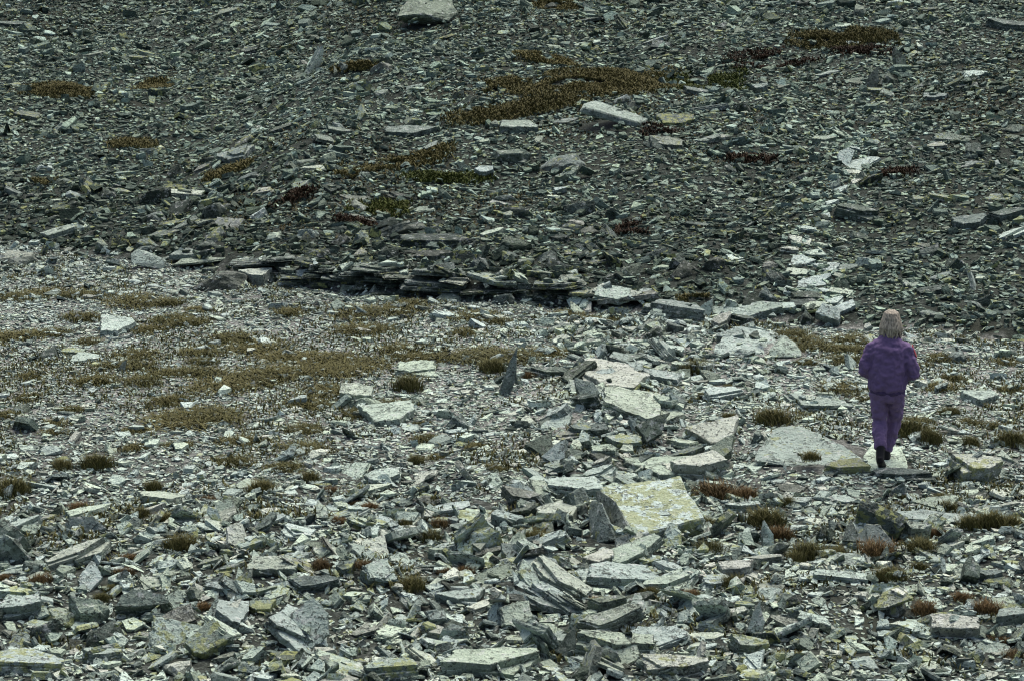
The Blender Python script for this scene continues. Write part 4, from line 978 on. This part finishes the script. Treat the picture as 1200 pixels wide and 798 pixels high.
def rubble(name, sel, label, mat, rings3=True):
    """all remaining stones as one mesh: irregular prisms with 4 to 7 corners"""
    ids = np.nonzero(sel)[0]
    V, F, SZ, ATT, CLV = [], [], [], [], []; vo = 0
    ns = rng.choice([3, 4, 5, 6], len(ids), p=[.12, .40, .32, .16])
    for n in (3, 4, 5, 6):
        q = ids[ns == n]
        for deep in ((False, True) if rings3 else (False,)):
            g_ = q[(r[q] > .07) == deep] if rings3 else q
            m = len(g_)
            if m == 0: continue
            a = (np.arange(n)[None] + rng.uniform(-.42, .42, (m, n)) + rng.uniform(0, 1, (m, 1))) * 2 * math.pi / n
            rad = rng.uniform(.62, 1.15, (m, n)) * (1.2 if n == 3 else 1.0)
            ux, uy = np.cos(a) * rad, np.sin(a) * rad
            sc = rng.uniform(.80, .98, (m, 1)); ox = rng.normal(0, .06, (m, 1)); oy = rng.normal(0, .06, (m, 1))
            slx, sly = rng.normal(0, .16, (m, 1)), rng.normal(0, .16, (m, 1))
            lv = [(np.full((m, 1), -.05), rng.uniform(.75, 1.0, (m, 1)))]
            if deep: lv += [(np.full((m, 1), .55) + rng.normal(0, .08, (m, n)), np.full((m, 1), 1.0))]
            lv += [(np.full((m, 1), 1.0) + rng.normal(0, .06, (m, n)), sc)]
            rings = []
            for k_, (zz, s_) in enumerate(lv):
                last = k_ == len(lv) - 1
                X_ = ux * s_ + (ox if last else 0); Y_ = uy * s_ + (oy if last else 0)
                Z_ = zz + ((slx * X_ + sly * Y_) if last else 0) + np.zeros((m, n))
                rings.append(np.stack([X_ * r[g_, None], Y_ * (r[g_] * asp[g_])[:, None], Z_ * th[g_, None]], -1))
            loc = np.concatenate(rings, 1)                         # m, n*levels, 3
            nv = np.stack([NX_[g_], NY_[g_], np.ones(m)], -1); nv /= np.linalg.norm(nv, axis=1)[:, None]
            xa = np.stack([np.cos(yaw[g_]), np.sin(yaw[g_]), np.zeros(m)], -1); xa -= nv * (xa * nv).sum(1)[:, None]; xa /= np.linalg.norm(xa, axis=1)[:, None]
            ya = np.cross(nv, xa)
            W = loc[:, :, 0:1] * xa[:, None] + loc[:, :, 1:2] * ya[:, None] + loc[:, :, 2:3] * nv[:, None] + np.stack([PX_[g_], PY_[g_], PZ_[g_]], -1)[:, None]
            nvt = W.shape[1]; base = vo + np.arange(m)[:, None] * nvt
            V.append(W.reshape(-1, 3)); vo += m * nvt
            ATT.append(np.repeat(np.stack([tone[g_], lich[g_], seed[g_], np.ones(m)], -1), nvt, 0))
            for k_ in range(len(lv) - 1):
                for i_ in range(n):
                    f = base + np.array([k_ * n + i_, k_ * n + (i_ + 1) % n, (k_ + 1) * n + (i_ + 1) % n, (k_ + 1) * n + i_])
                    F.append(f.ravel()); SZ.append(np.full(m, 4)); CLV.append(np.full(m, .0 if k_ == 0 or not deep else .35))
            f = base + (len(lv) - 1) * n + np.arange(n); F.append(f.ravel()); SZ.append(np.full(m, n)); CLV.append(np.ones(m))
    me = mesh_np(name, np.concatenate(V), np.concatenate(F), np.concatenate(SZ), mat)
    a_ = me.attributes.new('stone', 'FLOAT_COLOR', 'POINT'); a_.data.foreach_set('color', np.concatenate(ATT).astype(np.float32).ravel())
    c_ = me.attributes.new('cleavage_shade', 'FLOAT', 'FACE'); c_.data.foreach_set('value', np.concatenate(CLV).astype(np.float32))
    o = link(name, me); tag(o, label, 'rubble', kind='stuff')
    return o
rubble('slate_rubble', live & ~single & (zo == 0), 'pale slate chips and splinters covering the stony flat', M_STUFF)
rubble('scree', live & ~single & (zo == 1), 'dark slate scree covering the whole slope behind', M_SCREE)

# thin grass growing between the chips of the flat
n = 150000; yq = rng.uniform(17, 37, n); xq = rng.uniform(-1, 1, n) * (.2217 * yq * 1.03 + 2)
pq, qq, _ = zone_px(xq, yq)
dens = fbm(xq * .9 + 4, yq * .9, 71) * .6 + fbm(xq * 3.1, yq * 3.1 + 6, 73) * .4
zonew = .115 * np.exp(-((pq - 240) / 300) ** 2 - ((qq - 425) / 75) ** 2) + .10 * np.exp(-((pq - 1010) / 200) ** 2 - ((qq - 630) / 75) ** 2)
okq = (dens + zonew > .575 + rng.normal(0, .03, n)) & (yq < edge_y(xq) - .15); xq, yq = xq[okq], yq[okq]
ii = ((yq - GY0) / CELL).astype(int); jj = ((xq - GX0) / CELL).astype(int)
zq = np.minimum(H[ii, jj], hterr(xq, yq) + .06) - .01
sm = S[ii, jj] < .14; xq, yq, zq = xq[sm], yq[sm], zq[sm]
o = link('thin_grass', blade_mesh('thin_grass', np.stack([xq, yq, zq], -1), .06, .010, M_GRASS, rng, 1.2)); tag(o, 'thin brownish grass growing between the slate chips of the flat', 'grass', kind='stuff')

# thin olive and brown moss between the stones of the slope
n = 170000; yq = rng.uniform(34, 62, n); xq = rng.uniform(-1, 1, n) * (.2217 * yq * 1.03 + 1)
pq, qq, _ = zone_px(xq, yq)
dens = fbm(xq * .35 + 14, yq * .22, 81) * .55 + fbm(xq * 1.6, yq * 1.1 + 6, 83) * .45
zonew = .10 * np.exp(-((pq - 930) / 170) ** 2 - ((qq - 70) / 50) ** 2) + .08 * np.exp(-((pq - 620) / 130) ** 2 - ((qq - 120) / 50) ** 2) + .05 * np.exp(-((pq - 430) / 150) ** 2 - ((qq - 225) / 40) ** 2)
okq = (dens + zonew > .595 + rng.normal(0, .03, n)) & (yq > edge_y(xq) + .6); xq, yq = xq[okq], yq[okq]
ii = ((yq - GY0) / CELL).astype(int); jj = ((xq - GX0) / CELL).astype(int)
zq = np.minimum(H[ii, jj], hterr(xq, yq) + .10) - .015
sm = S[ii, jj] < .17; xq, yq, zq = xq[sm], yq[sm], zq[sm]
M_THIN = blade_material('thin_olive_moss', (.022, .022, .008), (.085, .070, .024), (.10, .085, .03))
o = link('thin_moss', blade_mesh('thin_moss', np.stack([xq, yq, zq], -1), .05, .017, M_THIN, rng, 1.4)); tag(o, 'thin olive brown moss growing between the stones of the slope', 'moss', kind='stuff')

# ------------------------------------------------------------------ the walker
def tube(rings, seg=20):
    """closed loft through (centre, rx, ry) with z-ish rings kept level to the path"""
    verts, faces = [], []
    n = len(rings)
    for i, (c, rx, ry) in enumerate(rings):
        c = Vector(c); a = Vector(rings[max(i - 1, 0)][0]); b = Vector(rings[min(i + 1, n - 1)][0])
        d = (b - a).normalized()
        xa = Vector((1, 0, 0)); xa = (xa - d * xa.dot(d))
        if xa.length < .2: xa = Vector((0, 1, 0)) - d * d.y
        xa.normalize(); ya = d.cross(xa)
        for k in range(seg):
            an = 2 * math.pi * k / seg
            verts.append(c + xa * math.cos(an) * rx + ya * math.sin(an) * ry)
    for i in range(n - 1):
        for k in range(seg):
            faces.append((i * seg + k, i * seg + (k + 1) % seg, (i + 1) * seg + (k + 1) % seg, (i + 1) * seg + k))
    faces.append(tuple(range(seg - 1, -1, -1))); faces.append(tuple((n - 1) * seg + k for k in range(seg)))
    return verts, faces
def ball(c, rx, ry, rz, seg=16, rg=10):
    rings = []
    for i in range(rg + 1):
        a = math.pi * i / rg; s_ = max(math.sin(a), .05)
        rings.append(((c[0], c[1], c[2] - rz * math.cos(a)), rx * s_, ry * s_))
    return tube(rings, seg)
def join(parts):
    V, F = [], []
    for v, f in parts:
        o = len(V); V += v; F += [tuple(i + o for i in q) for q in f]
    return V, F
def soft(name, parts, mat, voxel, parent=None, smooth=4, disp=None):
    V, F = join(parts); me = bpy.data.meshes.new(name); me.from_pydata(V, [], F); me.update(); me.materials.append(mat)
    o = link(name, me, parent)
    md = o.modifiers.new('remesh', 'REMESH'); md.mode = 'VOXEL'; md.voxel_size = voxel; md.use_smooth_shade = True
    sm = o.modifiers.new('smooth', 'SMOOTH'); sm.factor = .5; sm.iterations = smooth
    if disp:
        tx = bpy.data.textures.new(name, 'CLOUDS'); tx.noise_scale = disp[1]; tx.noise_depth = 2
        dm = o.modifiers.new('folds', 'DISPLACE'); dm.texture = tx; dm.strength = disp[0]; dm.mid_level = .5; dm.texture_coords = 'LOCAL'
    return o
def plain(name, col, rough=.8, noise_amt=.25, scale=30, bump=.3, dist=.01):
    m, nt, b = new_mat(name); L = nt.links
    tc = nd(nt, 'ShaderNodeTexCoord'); n = nd(nt, 'ShaderNodeTexNoise', Scale=scale, Detail=4.0); L.new(tc.outputs['Object'], n.inputs[0])
    c = mixc(nt, n.outputs[0], tuple(v * (1 - noise_amt) for v in col), tuple(v * (1 + noise_amt) for v in col)); L.new(c, b.inputs['Base Color'])
    b.inputs['Roughness'].default_value = rough; b.inputs['Specular IOR Level'].default_value = .2
    bp = nd(nt, 'ShaderNodeBump', Strength=bump, Distance=dist); L.new(n.outputs[0], bp.inputs['Height']); L.new(bp.outputs[0], b.inputs['Normal'])
    return m
M_SKIN = plain('skin', (.42, .27, .20), .6, .1, 12)
M_JACKET = plain('purple_jacket_cloth', (.128, .088, .178), .85, .25, 9, .5, .02)
M_TROUSER = plain('purple_trouser_cloth', (.150, .103, .195), .85, .25, 9, .5, .02)
M_BOOT = plain('black_boot_leather', (.012, .012, .013), .6, .3, 20)
M_HAIR, _nt, _b = new_mat('grey_hair')
_tc = nd(_nt, 'ShaderNodeTexCoord'); _mp = nd(_nt, 'ShaderNodeMapping'); _mp.inputs['Scale'].default_value = (95, 95, 9); _nt.links.new(_tc.outputs['Object'], _mp.inputs[0])
_n = nd(_nt, 'ShaderNodeTexNoise', Scale=1.0, Detail=3.0); _nt.links.new(_mp.outputs[0], _n.inputs[0])
_nt.links.new(mixc(_nt, ramp(_nt, _n.outputs[0], .3, .7), (.085, .074, .048), (.46, .41, .30)), _b.inputs['Base Color']); _b.inputs['Roughness'].default_value = .5
_bp = nd(_nt, 'ShaderNodeBump', Strength=.9, Distance=.012); _nt.links.new(_n.outputs[0], _bp.inputs['Height']); _nt.links.new(_bp.outputs[0], _b.inputs['Normal'])
M_REDP = plain('red_patch', (.26, .03, .05), .7, .1, 20)

pl = lambda c, rx, ry=None: (c, rx, ry if ry else rx)
hipL, kneeL, ankL = (-.088, 0, .80), (-.078, .02, .47), (-.045, -.17, .23)
hipR, kneeR, ankR = (.09, 0, .80), (.080, .18, .47), (.005, .15, .12)
shL, elL, wrL = (-.168, .0, 1.275), (-.258, -.035, 1.03), (-.15, .19, .93)
shR, elR, wrR = (.168, .0, 1.275), (.275, -.02, 1.03), (.17, .20, .95)
def lerp(a, b, f): return tuple(p + (q - p) * f for p, q in zip(a, b))
def limb(a, b, c, r):
    return tube([pl(a, r[0]), pl(lerp(a, b, .5), r[1]), pl(lerp(a, b, .9), r[2]), pl(lerp(b, c, .12), r[2] * .98), pl(lerp(b, c, .5), r[3]), pl(c, r[4])], 16)
def hand(w, side):
    parts = []
    d = Vector((-side * .35, .9, -.1)).normalized(); w = Vector(w)
    palm = w + d * .05
    parts.append(tube([pl(tuple(w - d * .02), .024, .02), pl(tuple(w + d * .02), .036, .018), pl(tuple(w + d * .085), .038, .016)], 10))
    sdv = d.cross(Vector((0, 0, 1))).normalized()
    for k, ln_ in enumerate((.068, .076, .072, .056)):
        b0 = w + d * .078 + sdv * ((k - 1.5) * .019)
        b1 = b0 + d * ln_ * .5 + Vector((0, 0, -.012)); b2 = b1 + d * ln_ * .35 + Vector((0, 0, -.03))
        parts.append(tube([pl(tuple(b0), .0095), pl(tuple(b1), .009), pl(tuple(b2), .0075)], 8))
    b0 = w + d * .025 + Vector((0, 0, .01)) - sdv * side * .03; b1 = b0 + d * .03 - sdv * side * .022; b2 = b1 + d * .03 + Vector((0, 0, -.008))
    parts.append(tube([pl(tuple(b0), .013), pl(tuple(b1), .0105), pl(tuple(b2), .009)], 8))
    return parts
head_c = (.012, .035, 1.545)
body_parts = [tube([pl((0, 0, .76), .13, .10), pl((0, 0, .86), .155, .12), pl((0, 0, 1.02), .14, .11), pl((0, 0, 1.2), .16, .11), pl((0, 0, 1.32), .15, .09), pl((0, 0, 1.38), .07, .06), pl((.004, .02, 1.46), .056, .058)], 20),
              tube([pl((head_c[0], head_c[1] + .01, 1.425), .035, .04), pl((head_c[0], head_c[1] + .012, 1.45), .055, .068), pl((head_c[0], head_c[1], 1.50), .068, .088), pl((head_c[0], head_c[1], 1.56), .074, .096), pl((head_c[0], head_c[1] - .005, 1.61), .066, .086), pl((head_c[0], head_c[1] - .005, 1.64), .035, .05)], 20),
              ball((head_c[0] + .004, head_c[1] + .096, 1.515), .012, .018, .02, 8, 6),        # nose
              ball((head_c[0] - .076, head_c[1], 1.52), .008, .018, .028, 8, 6), ball((head_c[0] + .076, head_c[1], 1.52), .008, .018, .028, 8, 6),
              ball((head_c[0], head_c[1] + .082, 1.474), .024, .010, .007, 8, 6),              # lips
              limb(hipL, kneeL, ankL, (.08, .07, .052, .05, .034)), limb(hipR, kneeR, ankR, (.08, .07, .052, .05, .034)),
              limb(shL, elL, wrL, (.052, .045, .038, .034, .026)), limb(shR, elR, wrR, (.052, .045, .038, .034, .026))] + hand(wrL, -1) + hand(wrR, 1)
body = soft('person', body_parts, M_SKIN, .0075, None, 2)
tag(body, 'person with grey hair in purple jacket and trousers walking away across the stones', 'person')
for s_ in (-1, 1):        # eyes
    v, f = ball((head_c[0] + s_ * .03, head_c[1] + .086, 1.545), .011, .008, .009, 10, 8)
    me = bpy.data.meshes.new('eye'); me.from_pydata(v, [], f); me.materials.append(M_BOOT); link('eye', me, body)
jk = [tube([pl((0, 0, .795), .172, .135), pl((0, 0, .815), .182, .145), pl((0, -.004, .86), .205, .165), pl((0, -.006, .96), .212, .168), pl((0, -.006, 1.08), .208, .160), pl((0, -.008, 1.2), .205, .148),
            pl((0, -.006, 1.28), .198, .128), pl((0, 0, 1.33), .175, .108), pl((0, .004, 1.365), .135, .092), pl((.003, .01, 1.395), .096, .08), pl((.006, .016, 1.44), .078, .074)], 28),
      tube([pl((-.13, 0, 1.31), .05, .06), pl(shL, .080, .085), pl(lerp(shL, elL, .45), .077), pl(lerp(shL, elL, .85), .072), pl(elL, .068), pl(lerp(elL, wrL, .3), .072), pl(lerp(elL, wrL, .75), .062), pl(wrL, .046)], 18),
      tube([pl((.13, 0, 1.31), .05, .06), pl(shR, .080, .085), pl(lerp(shR, elR, .45), .077), pl(lerp(shR, elR, .85), .074), pl(elR, .070), pl(lerp(elR, wrR, .3), .074), pl(lerp(elR, wrR, .75), .062), pl(wrR, .046)], 18)]
jacket = soft('jacket', jk, M_JACKET, .010, body, 3, (.055, .07))
M_BAND = plain('purple_ribbed_band', (.062, .042, .095), .85, .3, 60, .6, .01)
soft('hem_band', [tube([pl((0, 0, .785), .176, .140), pl((0, 0, .80), .190, .152), pl((0, -.002, .825), .196, .158), pl((0, -.002, .84), .18, .145)], 28)], M_BAND, .009, jacket, 2)
soft('collar', [tube([pl((.004, .012, 1.385), .090, .080), pl((.005, .014, 1.40), .098, .088), pl((.007, .018, 1.435), .088, .082), pl((.007, .018, 1.445), .075, .070)], 24)], M_BAND, .009, jacket, 2)
for wr_, el_ in ((wrL, elL), (wrR, elR)):
    soft('cuff', [tube([pl(lerp(el_, wr_, .86), .050), pl(lerp(el_, wr_, .9), .058), pl(lerp(el_, wr_, 1.0), .055), pl(lerp(el_, wr_, 1.04), .044)], 16)], M_BAND, .008, jacket, 2)
tr = [tube([pl((0, 0, .70), .12, .115), pl((0, 0, .74), .165, .14), pl((0, 0, .80), .182, .150), pl((0, 0, .88), .17, .135)], 24),
      tube([pl(hipL, .10, .125), pl(lerp(hipL, kneeL, .35), .093, .105), pl(lerp(hipL, kneeL, .8), .080, .09), pl(kneeL, .076, .085), pl(lerp(kneeL, ankL, .3), .078, .088), pl(lerp(kneeL, ankL, .7), .072, .08), pl(lerp(kneeL, ankL, .93), .068, .072), pl(lerp(kneeL, ankL, 1.0), .058, .06)], 18),
      tube([pl(hipR, .10, .125), pl(lerp(hipR, kneeR, .35), .093, .105), pl(lerp(hipR, kneeR, .8), .080, .09), pl(kneeR, .076, .085), pl(lerp(kneeR, ankR, .3), .074, .085), pl(lerp(kneeR, ankR, .7), .068, .075), pl(lerp(kneeR, ankR, .93), .062, .066), pl(lerp(kneeR, ankR, 1.0), .055, .055)], 18)]
soft('trousers', tr, M_TROUSER, .010, body, 2, (.05, .065))
# trailing boot: heel up, toe on the slab; leading boot flat
bt = [tube([pl((-.045, -.165, .27), .047, .05), pl((-.045, -.185, .20), .046, .05), pl((-.044, -.205, .15), .045, .055), pl((-.042, -.20, .10), .043, .055)], 14),
      tube([pl((-.044, -.24, .165), .030, .03), pl((-.042, -.23, .125), .042, .046), pl((-.036, -.175, .085), .044, .044), pl((-.026, -.105, .034), .047, .032), pl((-.018, -.045, .022), .042, .024), pl((-.012, -.012, .02), .024, .018)], 14)]
soft('boot', bt, M_BOOT, .008, body, 2)
bt = [tube([pl((.005, .14, .16), .045, .048), pl((.005, .135, .09), .043, .05), pl((.005, .14, .045), .042, .055)], 14),
      tube([pl((.005, .09, .045), .032, .035), pl((.005, .12, .045), .041, .042), pl((.012, .2, .042), .043, .038), pl((.018, .27, .034), .047, .03), pl((.022, .325, .028), .04, .024), pl((.022, .35, .026), .024, .018)], 14)]
soft('boot', bt, M_BOOT, .008, body, 2)
# hair: a chin-length bob made of locks over a cap
hr_ = random.Random(4)
hp = [tube([pl((head_c[0], head_c[1] - .02, 1.425), .062, .050), pl((head_c[0], head_c[1] - .022, 1.46), .100, .086), pl((head_c[0], head_c[1] - .015, 1.52), .098, .100), pl((head_c[0], head_c[1] - .01, 1.58), .092, .104), pl((head_c[0], head_c[1] - .008, 1.635), .074, .088), pl((head_c[0], head_c[1] - .006, 1.665), .04, .05)], 24)]
for k in range(64):
    an = math.pi * (1.0 + (k / 63.0)) + hr_.uniform(-.08, .08)
    an2 = an + hr_.uniform(-.22, .22)
    zt = 1.392 + hr_.uniform(-.03, .035)
    cx, cy = head_c[0], head_c[1] - .005
    def P_(rr_, z, aa): return (cx + math.cos(aa) * rr_, cy + math.sin(aa) * rr_ * 1.02, z)
    hp.append(tube([pl(P_(.02, 1.668, an), .010), pl(P_(.07, 1.635, an), .012), pl(P_(.099, 1.545, an), .013), pl(P_(.112 + hr_.uniform(-.006, .008), 1.48, (an + an2) / 2), .013), pl(P_(.103 + hr_.uniform(-.02, .02), zt + .04, an2), .009), pl(P_(.098 + hr_.uniform(-.03, .025), zt, an2 + hr_.uniform(-.15, .15)), .005)], 8))
soft('hair', hp, M_HAIR, .0055, body, 1)
# red flash on the right sleeve
pv = []
for (u_, f_) in ((-.5, -.05), (.5, -.05), (.5, .42), (-.5, .42)):
    c_ = Vector(lerp(shR, elR, f_)); pv.append(c_ + Vector((.088 * math.cos(u_ * .9), .088 * math.sin(u_ * .9) + .02, .02)))
th_ = Vector((.006, 0, 0))
me = bpy.data.meshes.new('sleeve_flash'); me.from_pydata([p for p in pv] + [p + th_ for p in pv], [], [(3, 2, 1, 0), (4, 5, 6, 7), (0, 1, 5, 4), (1, 2, 6, 5), (2, 3, 7, 6), (3, 0, 4, 7)]); me.materials.append(M_REDP)
link('sleeve_flash', me, body)
fp = at(1037, 546, PERSON_Y)
body.location = (fp.x, fp.y, fp.z); body.scale = (.92, .94, .955); body.rotation_euler = (0, 0, -.22)
